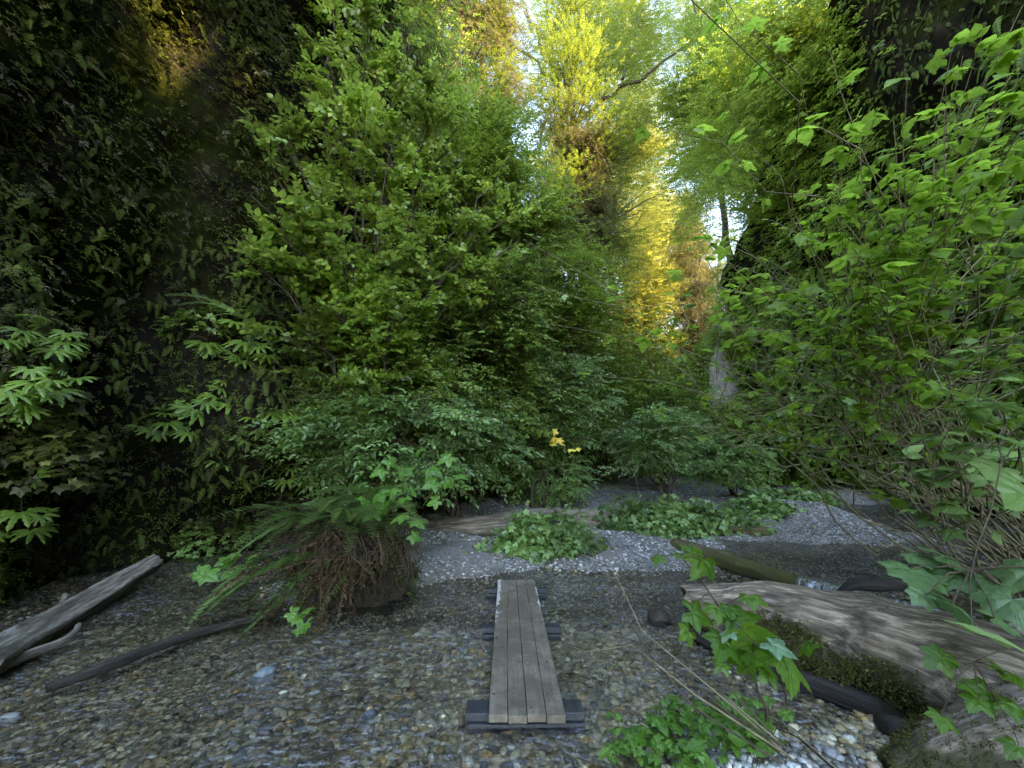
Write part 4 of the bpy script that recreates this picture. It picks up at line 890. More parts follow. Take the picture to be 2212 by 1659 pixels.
for y, L, wd, x in ((3.03, .80, .15, .085), (4.33, .80, .12, .09), (5.50, .80, .12, .055)):
    mb = MB(); bxm(mb, (x, y, .048), (L, wd, .05), .006, ang, .002, seed=int(y)); mb.build('beam', BEAM, t)
    mb = MB(); bxm(mb, (x+.01, y-.012, -.008), (L-.02, wd+.02, .055), .006, ang, .002, seed=int(y)+5); mb.build('sleeper', BEAM, t)

# ------------------------------------------------------------------ logs
def wood(name, dark, mid, light, moss=None, mossz=None, scale=1.0):
    m, nt, out = nodes(name); uv = N(nt, 'Attribute', attribute_name='uvw').outputs['Vector']
    mp = N(nt, 'Mapping'); mp.inputs['Scale'].default_value = (17*scale, 17*scale, 1.3*scale); nt.links.new(uv, mp.inputs[0])
    n1 = N(nt, 'TexNoise', Scale=1.3, Detail=9.0, Roughness=.68, Distortion=.08); nt.links.new(mp.outputs[0], n1.inputs['Vector'])
    m2 = N(nt, 'Mapping'); m2.inputs['Scale'].default_value = (4, 4, .7); nt.links.new(uv, m2.inputs[0])
    n2 = N(nt, 'TexNoise', Scale=1.6, Detail=8.0, Roughness=.65); nt.links.new(m2.outputs[0], n2.inputs['Vector'])
    col = ramp(nt, n1.outputs['Fac'], [(.32, dark), (.5, mid), (.60, light), (.66, mid), (.78, light)])
    col = mixc(nt, 1., col, ramp(nt, n2.outputs['Fac'], [(.35, (.55, .5, .45)), (.62, (1.15, 1.15, 1.15))]), 'MULTIPLY')
    if moss:
        ge = N(nt, 'NewGeometry'); sx = N(nt, 'SeparateXYZ'); nt.links.new(ge.outputs['Position'], sx.inputs[0])
        n3 = N(nt, 'TexNoise', Scale=3.0, Detail=6.0); nt.links.new(ge.outputs['Position'], n3.inputs['Vector'])
        ma = N(nt, 'MapRange'); nt.links.new(sx.outputs['Z'], ma.inputs[0]); ma.inputs[1].default_value = mossz[1]; ma.inputs[2].default_value = mossz[0]
        ad = N(nt, 'Math', operation='MULTIPLY_ADD'); nt.links.new(ma.outputs[0], ad.inputs[0]); ad.inputs[1].default_value = .6; nt.links.new(n3.outputs['Fac'], ad.inputs[2])
        col = mixc(nt, ramp(nt, ad.outputs[0], [(.72, (0, 0, 0)), (.86, (1, 1, 1))]), col, moss)
    p = N(nt, 'BsdfPrincipled', Roughness=.8); nt.links.new(col, p.inputs['Base Color'])
    bu = N(nt, 'Bump', Strength=.9, Distance=.03); nt.links.new(n1.outputs['Fac'], bu.inputs['Height']); nt.links.new(bu.outputs[0], p.inputs['Normal'])
    nt.links.new(p.outputs[0], out.inputs[0]); return m
W_PALE = wood('bleached_log', (.045, .034, .024), (.20, .152, .108), (.48, .38, .28), (.035, .032, .014), (.0, .62), 1)
W_GREY = wood('grey_log', (.06, .050, .038), (.19, .165, .13), (.40, .36, .30), scale=1.4)
W_DARK = wood('wet_dark_log', (.010, .008, .006), (.024, .019, .015), (.055, .045, .036), scale=1.3)
W_MOSS = wood('mossy_log', (.05, .038, .02), (.11, .085, .05), (.22, .18, .11), (.075, .07, .018), (.1, .5), 1.4)
W_BROWN = wood('brown_log', (.06, .045, .032), (.17, .135, .10), (.33, .27, .21), (.05, .05, .02), (.1, .35), 1.2)
def log(name, label, cat, pts, rad, mat, lump=.14, sides=28, n=70, seed=1, ridge=.07, square=0, parent=None):
    """a log with a fluted surface and splintered ends; the end faces are parts"""
    pts = np.asarray(pts, float); s = np.linspace(0, 1, len(pts)); t = np.linspace(0, 1, n)
    q = np.stack([np.interp(t, s, pts[:, i]) for i in range(3)], -1)
    for _ in range(max(4, n//3)): q[1:-1] = (q[:-2]+2*q[1:-1]+q[2:])/4
    r = np.interp(t, np.linspace(0, 1, len(rad)), rad)
    mb = MB(); V = tube(mb, q, r, sides, lump=lump, seed=seed)
    a = np.arange(sides)/sides*TAU
    fl = 1+ridge*fbm(np.stack([np.cos(a)[None]*3.2+0*t[:, None], np.sin(a)[None]*3.2+0*t[:, None], t[:, None]*3+0*a[None]], -1), 3, seed+9)
    if square: fl = fl*(1+square*(np.minimum(1/np.maximum(abs(np.cos(a+.5)), abs(np.sin(a+.5))), 1.36)-1)*2)[None]
    V = q[:, None]+(V-q[:, None])*fl[..., None]
    jag = .35*r[0]*fbm(np.stack([np.cos(a)*2, np.sin(a)*2, 0*a+seed], -1), 2, seed); d0 = (q[0]-q[1])/np.linalg.norm(q[0]-q[1]); d1 = (q[-1]-q[-2])/np.linalg.norm(q[-1]-q[-2])
    for i in range(3):
        V[i] += d0*(jag*(3-i)/3)[:, None]; V[-1-i] += d1*(jag*(3-i)/3)[:, None]
    mb.v[0] = V.reshape(-1, 3).astype(np.float32)
    for e, (c, d) in ((0, (q[0], d0)), (-1, (q[-1], d1))):
        ring = V[e]; cc = ring.mean(0); r2 = cc+(ring-cc)*.55-d*r[e]*.12*(1+.5*rng.normal(size=(sides, 1))); allv = np.concatenate([ring, r2, [cc-d*r[e]*.05]])
        k = np.arange(sides); k2 = (k+1) % sides
        f1 = np.stack([k, k2, sides+k2, sides+k], -1).ravel(); f2 = np.stack([sides+k, sides+k2, np.full(sides, 2*sides)], -1).ravel()
        w = np.stack([(allv-cc)[:, 0]*3, (allv-cc)[:, 2]*3, (allv-cc)[:, 1]*3], -1)
        mb.add(allv, np.concatenate([f1, f2]), np.concatenate([np.full(sides, 4), np.full(sides, 3)]), 0, .5, w)
    o = mb.build(name, mat, parent, smooth=True)
    if label: tag(o, label, cat)
    return o, V
def moss_on(V, parent, n, size, keep, mat, name='moss'):
    a, b = V.shape[:2]; i = rng.integers(0, a-1, n); k = rng.integers(0, b, n); p = V[i, k]*(1-(f := rng.random((n, 1))))+V[i+1, (k+1) % b]*f
    c = V[i].mean(1); nr = p-c; nr /= np.linalg.norm(nr, axis=1, keepdims=True); m = rng.random(n) < keep(p, nr); p, nr = p[m], nr[m]
    mb = MB(); scatter(mb, SP_LO2, p-nr*.004, nr*.7+rng.normal(size=p.shape)*.6+[0, 0, -.3], nr+rng.normal(size=p.shape)*.5, rng.uniform(*size, len(p)), var=.6)
    return mb.build(name, mat, parent)
L_MOSS = leafmat('moss_tuft', (.040, .034, .012), (.085, .080, .022), (.14, .15, .035), trans=(.1, .12, .02), tf=.2, rough=.8, spec=.2)

LG = [P(1482, 1306, 4.35), P(1640, 1342, 4.0), P(1860, 1415, 3.55), P(2080, 1505, 3.1), P(2400, 1640, 2.6)]
t = thing('log', 'massive bleached fallen log with shaggy moss on its flank', 'log', (2.6, 3.6, 0))
_, V = log('trunk', None, None, LG, [.19, .33, .48, .56, .62], W_PALE, lump=.13, n=110, sides=44, seed=4, parent=t)
moss_on(V, t, 62000, (.02, .075), lambda p, nr: sm(.45, .05, nr[:, 2]-.35*fbm(p*3, 2, 8))*sm(1.9, 2.4, p[:, 0]), L_MOSS)
mb = MB(); s0 = P(1905, 1345, 3.3); tube(mb, curve(s0, s0+[.03, -.05, .14], n=5), [.035, .028, .02, .012, .004], 7, lump=.3); s1 = P(1700, 1300, 3.6)
mb.build('knot', W_PALE, t, smooth=True)
log('log', 'black wet log tucked under the massive bleached log', 'log', [G(1500, 1370, .05), G(1640, 1440, .02), G(1830, 1510, .02), G(2010, 1580, 0)], [.06, .09, .10, .10], W_DARK, seed=6)
t = thing('log', 'mossy fallen log damming the stream above the little waterfall', 'log', (*WA, 0))
wa = np.array([*WA, .13]); wb = np.array([*WB, .04]); wd = (wb-wa)/np.linalg.norm(wb-wa)
_, V = log('trunk', None, None, [wa-wd*.15, wa+wd*.9, wa+wd*1.7+[0, 0, -.03], wa+wd*2.4+[0, 0, -.05], wb+[0, 0, -.02]], [.15, .15, .12, .085, .08], W_MOSS, seed=9, n=80, parent=t)
moss_on(V, t, 5000, (.02, .05), lambda p, nr: sm(-.1, .5, nr[:, 2])*sm(.1, .5, fbm(p*4, 2, 3)+.3)*sm(4.2, 3.6, p[:, 0]), L_MOSS)
t = thing('log', 'grey fallen tree trunk lying across the bar behind the ivy mound', 'log', (0, 8.5, 0))
_, V = log('trunk', None, None, [G(925, 1150, .18), G(1040, 1150, .22), G(1170, 1130, .28), G(1270, 1128, .30), G(1352, 1128, .30)], [.26, .31, .31, .27, .27], W_BROWN, seed=12, parent=t)
moss_on(V, t, 6000, (.03, .07), lambda p, nr: sm(.3, .8, nr[:, 2])*sm(.0, .4, fbm(p*2.5, 2, 3)), L_MOSS)
log('log', 'short mossy log stub beside the ivy patch on the gravel', 'log', [G(1560, 1140, .28), G(1610, 1146, .27), G(1655, 1150, .25)], [.085, .09, .09], W_MOSS, seed=15, n=24)
t = thing('log', 'long grey split log leaning from the stream to the shaded wall', 'log', (-5, 4.5, 0))
_, V = log('trunk', None, None, [P(-70, 1452, 3.3), P(60, 1382, 4.1), P(200, 1298, 5.0), P(335, 1216, 6.1)], [.13, .13, .12, .09], W_GREY, seed=18, ridge=.06, lump=.07, square=.55, sides=28, parent=t)
mb = MB(); s0 = P(130, 1325, 4.75); tube(mb, curve(s0, P(140, 1283, 4.7), n=5), [.05, .045, .04, .035, .028], 8, lump=.25, cap=True); mb.build('branch_stub', W_GREY, t, smooth=True)
log('branch', 'curved bare branch lying beside the split log', 'branch', [G(-30, 1455, .03), G(60, 1412, .06), G(130, 1390, .07), G(165, 1365, .10), G(170, 1350, .14)], [.045, .04, .035, .03, .025], W_GREY, sides=9, n=24, seed=20)
log('branch', 'long dark waterlogged branch half sunk in the shallows', 'branch', [G(100, 1488, .0), G(230, 1440, .035), G(330, 1400, .03), G(450, 1360, .035), G(570, 1330, .06)], [.03, .055, .05, .045, .03], W_DARK, sides=12, n=60, seed=22, lump=.3)
log('driftwood', 'black bent driftwood lodged across the small waterfall', 'driftwood', [P(1788, 1297, 4.75), P(1815, 1284, 4.7), P(1836, 1262, 4.65), P(1890, 1262, 4.55), P(1950, 1264, 4.45)], [.03, .05, .055, .075, .06], W_DARK, sides=14, n=50, seed=25, lump=.3)
t = thing('stump', 'broken brown stump in the corner under the log', 'stump', G(2120, 1640))
V = log('trunk', None, None, [G(1930, 1690, -.05), G(2060, 1640, .10), G(2300, 1600, .25)], [.10, .17, .24], W_BROWN, seed=28, lump=.4, parent=t)[1]
moss_on(V, t, 2600, (.02, .05), lambda p, nr: .8, L_MOSS)

# ------------------------------------------------------------------ cascade
def foam(name, lo, hi, sc, stretch):
    m, nt, out = nodes(name); uv = N(nt, 'Attribute', attribute_name='uvw').outputs['Vector']; mp = N(nt, 'Mapping'); mp.inputs['Scale'].default_value = stretch; nt.links.new(uv, mp.inputs[0])
    n1 = N(nt, 'TexNoise', Scale=float(sc), Detail=5.0); nt.links.new(mp.outputs[0], n1.inputs['Vector'])
    f = ramp(nt, n1.outputs['Fac'], [(lo, (0, 0, 0)), (hi, (1, 1, 1))])
    p = N(nt, 'BsdfPrincipled', Roughness=.25); p.inputs['Base Color'].default_value = (.42, .46, .52, 1)
    g = N(nt, 'BsdfGlossy', Roughness=.1); tr = N(nt, 'BsdfTransparent', Color=(.9, .9, .85, 1)); m0 = N(nt, 'MixShader', Fac=.18); nt.links.new(tr.outputs[0], m0.inputs[1]); nt.links.new(g.outputs[0], m0.inputs[2])
    mx = N(nt, 'MixShader'); nt.links.new(f, mx.inputs[0]); nt.links.new(m0.outputs[0], mx.inputs[1]); nt.links.new(p.outputs[0], mx.inputs[2]); nt.links.new(mx.outputs[0], out.inputs[0]); return m
dv = np.array([WB[0]-WA[0], WB[1]-WA[1], 0]); LW = np.linalg.norm(dv); dv /= LW; nv = np.array([dv[1], -dv[0], 0]); nv = nv if nv[1] < 0 else -nv
def strip(u0, u1, prof, nu=90):
    U = np.linspace(u0, u1, nu); q = np.array(prof); base = np.array([WA[0], WA[1], 0])
    V = base+dv*U[:, None, None]+nv*q[None, :, :1]+np.array([0, 0, 1])*q[None, :, 1:2]
    V = V+nv*(.02*fbm(np.stack([U*8, U*0, U*0], -1), 3, 4))[:, None, None]; mb = MB(); grid_mesh(mb, V)
    w = np.stack([np.repeat(U[:, None], len(q), 1), np.repeat(q[None, :, 0], nu, 0), np.repeat(q[None, :, 1], nu, 0)], -1); mb.w[0] = w.reshape(-1, 3).astype(np.float32); return mb
t = thing('waterfall', 'small white cascade pouring over the end of the mossy log', 'waterfall', (*(WA+dv[:2]*2), 0))
strip(2.0, LW, [(-.06, .14), (.05, .145), (.10, .12), (.125, .06), (.13, -.01)]).build('falling_water', foam('falling_water', .38, .74, 13, (3.0, .7, .6)), t, smooth=True)
strip(1.95, LW, [(.12, .012), (.19, .022), (.25, .008)]).build('foam', foam('foam', .30, .45, 12, (.8, 2, 1)), t, smooth=True)

# ------------------------------------------------------------------ sword fern bank
SW = [fern_frond(28, .19, b, i) for i, b in enumerate((-.45, -.6, -.75, -.9))]
def dead(seed):
    rr = random.Random(seed); tp = T(); path = lambda t: np.array([.05*math.sin(t*5+seed), t*.8, -.35*t*t]); twig_geo(tp, [path(t) for t in np.linspace(0, 1, 6)], .007, mat=0)
    for i in range(22):
        t = .15+.85*i/22; p = path(t)
        for s in (1, -1):
            if rr.random() < .25: continue
            L = .055*rr.uniform(.5, 1.4); d = np.array([s*rr.uniform(.3, .9), rr.uniform(-.2, .6), rr.uniform(-.9, .2)]); e = np.array([.012, .012, 0])
            tp.put([p-e, p+d*L*.6-e, p+d*L, p+d*L*.5+e], [(0, 1, 2, 3)], 0)
    return tp.done()
DEADF = [dead(i) for i in range(5)]
FCT = np.array([-2.1, 5.15, .95])
t = thing('sword_fern', 'large sword fern on a bank with brown dead fronds hanging to the water', 'fern', (FCT[0], FCT[1], .4))
def frond(az, el, L, k, mat, name, o=None, roll=0):
    d = np.array([math.cos(az)*math.cos(el), math.sin(az)*math.cos(el), math.sin(el)]); mb = MB()
    nrm = np.array([-math.cos(az)*math.sin(el), -math.sin(az)*math.sin(el), math.cos(el)])+rng.normal(size=3)*.2
    scatter(mb, [SW[k] if mat is not L_DEAD else DEADF[k]], (FCT+rng.normal(size=3)*[.2, .15, .07] if o is None else np.asarray(o))[None], d[None], nrm[None], L, base=rng.random(), var=.3)
    return mb.build(name, [mat, TW if mat is not L_DEAD else L_DEAD], t)
for i in range(52):
    az = R(rng.uniform(110, 400)); frond(az, R(rng.uniform(20, 58)), rng.uniform(.45, .85), rng.integers(0, 3), L_SWORD, 'frond', FCT+[rng.uniform(-.42, .42), rng.uniform(-.2, .3), rng.uniform(-.16, .06)])
for i in range(24):
    az = R(rng.uniform(205, 350)); frond(az, R(rng.uniform(15, 65)), rng.uniform(.7, 1.05), rng.integers(2, 4), L_SWORD, 'frond', FCT+[rng.uniform(-.5, .5), rng.uniform(-.3, 0), rng.uniform(-.05, .15)])
for i in range(26):
    az = R(rng.uniform(175, 300)); frond(az, R(rng.uniform(-50, 20)), rng.uniform(.7, 1.15), rng.integers(0, 5), L_DEAD, 'dead_frond', FCT+[rng.uniform(-.75, .3), rng.uniform(-.45, -.1), rng.uniform(-.55, -.1)])
for X, Y, az, L in ((660, 1240, 232, .85), (650, 1215, 222, .85), (700, 1260, 235, .95), (690, 1180, 215, 1.15), (700, 1195, 225, 1.1), (680, 1215, 205, 1.2), (720, 1230, 232, 1.1), (740, 1210, 240, .9), (660, 1200, 200, .9), (780, 1220, 262, .8), (820, 1150, 300, .8), (850, 1130, 330, .7), (640, 1140, 185, .7)):
    frond(R(az), R(20), L, 3, L_SWORD, 'frond', P(X, Y, 5.0))
for i in range(52):
    az = R(rng.uniform(150, 350)); frond(az, R(rng.uniform(-70, 10)), rng.uniform(.4, .9), rng.integers(0, 5), L_DEAD, 'dead_frond', FCT+[rng.uniform(-.6, .6), rng.uniform(-.4, .0), rng.uniform(-.45, .0)])
mb = MB()   # matted root mass under the crown
u = np.linspace(0, TAU, 40, endpoint=False); h = np.linspace(-.35, .72, 18); UU, HH = np.meshgrid(u, h, indexing='ij'); rr = (.74-.45*sm(.25, .75, HH))*(1+.42*fbm(np.stack([np.cos(UU)*2.5, np.sin(UU)*2.5, HH*3], -1), 4, 91))
V = np.stack([FCT[0]-.05+np.cos(UU)*rr*.95, FCT[1]+.35+np.sin(UU)*rr*.75, .22+HH], -1); V = np.concatenate([V, V[:1]], 0); grid_mesh(mb, V[::-1])
top = V[:-1, -1]; 
mb.add(np.concatenate([top, [top.mean(0)+[0, 0, .05]]]), np.stack([np.arange(40), (np.arange(40)+1) % 40, np.full(40, 40)], -1).ravel(), np.full(40, 3))
mb.build('root_mass', plain('root_soil', [(.3, (.016, .011, .008)), (.6, (.05, .036, .024)), (.8, (.10, .07, .045))], 5, bump=1, stretch=(3, 3, .6)), t, smooth=True)
mb = MB()
for i in range(330):
    a = R(rng.uniform(165, 375)); s = FCT+np.array([math.cos(a)*rng.uniform(.3, .9), .2+math.sin(a)*rng.uniform(.3, .6), rng.uniform(-.35, .1)]); e = s+[rng.normal()*.12+.1*math.cos(a), -.08+.06*rng.normal(), -rng.uniform(.15, .45)]
    e[2] = max(e[2], 0); tube(mb, curve(s, e, sag=.15, n=6, wob=.05), [.006, .005, .005, .004, .003, .002], 4)
mb.build('hanging_root_foliage', TW, t)
mb = MB(); q = V.reshape(-1, 3)[rng.integers(0, V.shape[0]*V.shape[1], 2600)]; nn = q-np.array([FCT[0], FCT[1]+.35, .2]); nn /= np.linalg.norm(nn, axis=1, keepdims=True)
scatter(mb, SP_LO2, q, nn*.4+rng.normal(size=q.shape)*.4+[0, 0, -.5], nn+rng.normal(size=q.shape)*.4, rng.uniform(.04, .12, len(q)), var=.7); mb.build('moss_foliage', [L_WALL, TW], t)
mb = MB(); q = V.reshape(-1, 3)[rng.integers(0, V.shape[0]*V.shape[1], 70)]; nn = q-np.array([FCT[0], FCT[1]+.35, .2]); nn /= np.linalg.norm(nn, axis=1, keepdims=True); m = q[:, 2] > .2
scatter(mb, IVY+SP_MID, q[m], nn[m]+rng.normal(size=q[m].shape)*.4, nn[m]*.5+[0, 0, 1], rng.uniform(.12, .25, m.sum())); mb.build('foliage', [L_COOL, TW], t)

# ------------------------------------------------------------------ ferns on the shaded wall
GF = 'five-fingered ferns on the shaded wall'
FF = [(47, 733, 70, 'pale five-fingered fern on the upper tier at the picture edge, beside one wider fan'), (137, 760, 80, 'broad bright five-fingered fern fan, lone at the tip of the upper tier'), (5, 753, 70, 'five-fingered fern cut by the picture edge on the upper tier'), (117, 776, 70, 'smaller five-fingered fern directly under the lone broad fan'),
 (73, 850, 85, 'top fan of the lower tier of big ferns by the picture edge'), (120, 868, 90, 'largest drooping fan at the outer end of the lower tier of ferns'), (20, 872, 85, 'wide fan in the lower tier cut by the picture edge'), (55, 905, 75, 'fan tucked under the largest drooping fan of the lower tier'),
 (444, 762, 75, 'bright fan drooping over the bare rock bulge'), (530, 760, 75, 'wide fan just below the long hanging fronds'), (520, 795, 60, 'small fan with narrow fingers over the dark gap in the bulge'), (507, 712, 60, 'dim fan at the top of the bulge under the ivy leaves'), (574, 786, 60, 'dim fan beside the dark trunk roots'), (584, 722, 60, 'dim fan high beside the long hanging fronds'),
 (467, 873, 65, 'bright fan at the crest of the lit fern ledge'), (500, 892, 75, 'broad bright fan at the outer end of the lit fern ledge'), (430, 915, 75, 'long-fingered fan halfway down the lit fern ledge'), (407, 950, 60, 'low fan hanging from the middle of the lit fern ledge'), (362, 930, 60, 'fan on the lower part of the lit fern ledge'), (327, 946, 55, 'last small fan at the low tip of the lit fern ledge'),
 (590, 908, 70, 'hanging hand-shaped fan over the black hollow'), (626, 918, 75, 'long drooping fan beside the black hollow'), (664, 922, 65, 'curled fan where the shrub begins above the hollow'), (540, 962, 75, 'fan low over the black hollow, paired with one beside it'), (566, 945, 65, 'fan overlapping its pair over the black hollow'), (612, 968, 70, 'broad fan hanging under the long drooping one'),
 (477, 1010, 60, 'solitary fan hanging free below the ledge over darkness'), (580, 992, 45, 'tiny fan hanging on a thin stalk over the hollow'), (484, 835, 40, 'small two-fingered fern sprig on the rooty bulge'), (622, 1052, 60, 'fan drooping above the sword fern bank'), (660, 1056, 55, 'second fan drooping above the sword fern bank, nearer the shrub'),
 (45, 1130, 90, 'big fan low at the picture edge above the water'), (72, 1165, 70, 'long-fingered fan lowest at the picture edge')]
def depth(p): return p[1]*_cp+(p[2]-EYE)*_sp
for X, Y, s, lab in FF:
    p = march(X, Y-s*.25, .34); S = s/FPX*depth(p)*1.0; t = thing('five_finger_fern', lab, 'fern', p, GF)
    to = np.array([-p[0], -p[1], 0])/np.hypot(p[0], p[1]); mb = MB(); k = 3
    f = to*.75+np.array([rng.normal()*.15, 0, -.45]); u = to*.75+np.array([0, 0, .75])+rng.normal(size=3)*.1
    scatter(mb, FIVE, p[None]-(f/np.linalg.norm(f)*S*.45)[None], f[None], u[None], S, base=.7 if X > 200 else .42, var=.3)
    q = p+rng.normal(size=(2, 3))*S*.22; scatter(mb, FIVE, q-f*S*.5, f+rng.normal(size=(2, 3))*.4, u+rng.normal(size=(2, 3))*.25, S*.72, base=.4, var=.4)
    mb.build('frond', [L_FERN, TW], t)
    mb = MB(); tube(mb, curve(p-f*S*.5-to*.35, p-f*S*.45, sag=.2, n=5), .004, 4); mb.build('stalk', TW, t)
# long fronds on the crest of the bulge
t = thing('sword_fern', 'fern with long arching fronds sweeping off the top of the rock bulge', 'fern', march(520, 690, .1))
p0 = march(535, 690, .1)
for X, Y in ((385, 600), (410, 640), (440, 655), (470, 690), (560, 650), (600, 690), (590, 750), (540, 730)):
    e = march(X, Y, .7); d = e-p0; L = np.linalg.norm(d); mb = MB(); scatter(mb, [SW[1]], p0[None]+rng.normal(size=(1, 3))*.05, (d/L+[0, 0, .35])[None], np.array([[.3, -.3, 1.]]), L*1.15, base=.5); mb.build('frond', [L_SWORD, TW], t)
def leafset(name, label, cat, root, items, mat, temps, stem=TW, group=None, r0=.008, face=.55, stalk=True, tiltvar=.35):
    """explicit leaves: (X, Y, depth_y, size_px)"""
    root = np.asarray(root, float); t = thing(name, label, cat, root, group); ms = MB()
    pp = np.array([P(X, Y, dy) for X, Y, dy, s in items]); top = pp[np.argsort(-pp[:, 2])[:max(2, len(pp)//4)]].mean(0); main = curve(root, top, n=16, wob=.012, out=(0, 0, .8) if root[2] < top[2] else None)
    if stalk: tube(ms, main, np.linspace(r0*1.3, r0*.5, 16), 6)
    for (X, Y, dy, s), p in zip(items, pp):
        S = s/FPX*depth(p)*1.25; mb = MB(); a = rng.uniform(0, TAU)
        f = np.array([math.cos(a)*.8, -.35+math.sin(a)*.5, -.25]); u = np.array([0, -face, 1])+rng.normal(size=3)*tiltvar; f /= np.linalg.norm(f)
        scatter(mb, temps, (p-f*S*.35)[None], f[None], u[None], S, base=rng.uniform(.2, .9), var=.1); mb.build('leaf', [mat, stem], t)
        if stalk:
            q = p-f*S*.35; d = np.linalg.norm(main-q, axis=1)+.6*np.maximum(main[:, 2]-q[2]+.3*np.linalg.norm(main-q, axis=1), 0); k = int(np.argmin(d))
            tube(ms, curve(main[k], q, n=8, wob=.02, sag=.12), np.linspace(r0*.55, r0*.3, 8), 5)
    if stalk: ms.build('stem', stem, t, smooth=True)
    return t
LOB = [single(leaf_lobed, .12, i, dict(lobes=5, depth=.36, seed=i, droop=.15+.1*i)) for i in range(4)]
LOB7 = [single(leaf_lobed, .06, i, dict(lobes=7, depth=.24, seed=i+5, droop=.12+.08*i)) for i in range(3)]
# ivy on the wall foot
def ivy(name, label, cat, c, r, n, size, mat=L_COOL, group=None, wallish=False, core=None):
    t = thing(name, label, cat, c, group); c = np.asarray(c, float); r = np.asarray(r, float); mb = MB()
    q = rng.normal(size=(n, 3)); q[:, 2] = abs(q[:, 2]); q[:, 1] -= .25; q /= np.linalg.norm(q, axis=1, keepdims=True); lump = 1+.22*fbm(q*2.2+c, 3, 17)
    p = c+q*r*lump[:, None]*(.88+.45*rng.random((n, 1))**3.5)*np.array([1.12, 1.12, .92]); z = ground(p[:, 0], p[:, 1]); p[:, 2] = np.maximum(p[:, 2], z+.03)
    f = q*.7+rng.normal(size=(n, 3))*.5+[0, 0, -.45]; u = q*.6+[0, -.1, .8]+rng.normal(size=(n, 3))*.25
    scatter(mb, IVY, p, f, u, rng.uniform(*size, n), var=.5); mb.build('foliage', [mat, TW], t)
    if core is not None:
        ms = MB(); v, fc = ico(3); v = v*(1+.25*fbm(v*2+c, 3, 19)[:, None]); ms.add(c+v*r*.86, np.array(fc).ravel(), np.full(len(fc), 3)); ms.build('mound', core, t, smooth=True)
    return t
SOIL = plain('dark_soil', [(.3, (.012, .010, .007)), (.7, (.05, .042, .028))], 6, bump=.8)
ivy('ivy_mound', 'rounded mound of ivy against the grey trunk, jutting over the trodden silt', 'plant', (.62, 7.55, .1), (.78, .5, .58), 1500, (.10, .19), core=SOIL)
ivy('ivy_mound', 'wide low bed of ivy around the foot of the thin-stemmed thicket', 'plant', (3.65, 9.3, .2), (1.45, .75, .52), 2600, (.11, .20), core=SOIL)
ivy('ivy_mound', 'small ivy hump with a mossy stone beside the silt hump', 'plant', (6.7, 11.0, .25), (.75, .5, .42), 900, (.12, .2), core=SOIL)
ivy('ivy_mound', 'low leafy bed along the water by the fern curtain', 'plant', (9.2, 13.2, .3), (1.2, .5, .4), 900, (.14, .24), core=SOIL)
p0 = march(425, 1175, .12); ivy('ivy_plant', 'patch of small ivy leaves climbing the foot of the black wall', 'plant', p0-[0, 0, .35], (.42, .25, .75), 230, (.09, .15))
p0 = march(430, 700, .2); ivy('ivy_plant', 'cluster of round ivy leaves on the crest of the rock bulge', 'plant', p0-[0, 0, .2], (.55, .3, .55), 190, (.10, .16), mat=L_MID)
p0 = march(420, 870, .1); ivy('ivy_plant', 'thin ivy trail down the bare rock bulge', 'plant', p0-[0, 0, .2], (.45, .2, .55), 60, (.09, .14), mat=L_MID)
p0 = march(100, 960, .3); ivy('vine_plant', 'leafy trailing vine hanging below the fern tiers', 'plant', p0-[0, 0, .5], (.55, .35, 1.0), 380, (.10, .17), mat=L_OLIVE)
# sprigs over the water
leafset('maple_sprig', 'spray of flat pale maple leaves over the still pool by the ivy patch', 'branch', P(600, 1222, 5.6), [(432, 1238, 5.1, 34), (455, 1245, 5.0, 44), (500, 1240, 5.0, 40), (525, 1228, 5.1, 46), (498, 1222, 5.2, 40), (478, 1215, 5.3, 30), (505, 1200, 5.4, 26), (542, 1206, 5.4, 22), (530, 1215, 5.3, 36)], L_BIG, LOB, r0=.005)
leafset('maple_sprig', 'short sprig of green leaves hanging beside the drooping fern frond', 'branch', P(690, 1300, 4.6), [(636, 1328, 4.2, 30), (655, 1322, 4.2, 34), (645, 1340, 4.15, 30), (660, 1352, 4.1, 32), (650, 1362, 4.1, 26)], L_BIG, LOB, r0=.004)
leafset('thimbleberry_plant', 'thimbleberry with large pale soft leaves over the sword fern', 'plant', P(830, 1190, 5.1), [(905, 1130, 4.7, 40), (870, 1080, 4.7, 36), (820, 1070, 4.7, 44), (845, 1060, 4.75, 40), (790, 1085, 4.7, 40), (800, 1110, 4.7, 46), (830, 1100, 4.6, 36), (890, 1060, 4.8, 34), (940, 1015, 4.9, 44), (960, 990, 4.95, 40), (930, 1045, 4.8, 40), (880, 1020, 4.9, 38), (1000, 1030, 4.9, 34), (990, 1012, 4.95, 30), (850, 1000, 5.0, 36), (900, 975, 5.0, 34), (815, 1020, 4.9, 36), (900, 1160, 4.6, 30), (860, 1118, 4.6, 40), (935, 1085, 4.8, 30), (970, 1045, 4.8, 28), (775, 1050, 4.9, 32)], L_BIG, LOB, r0=.006)
leafset('maple_sapling', 'yellowing sapling twig with a few golden leaves over the gravel', 'tree', P(1380, 1072, 8.5), [(1186, 936, 7.5, 17), (1200, 934, 7.5, 16), (1192, 950, 7.5, 20), (1206, 952, 7.5, 20), (1198, 960, 7.5, 15), (1218, 960, 7.6, 12), (1232, 972, 7.6, 18), (1246, 970, 7.6, 14), (1232, 985, 7.6, 12)], L_YEL, LOB, r0=.008)
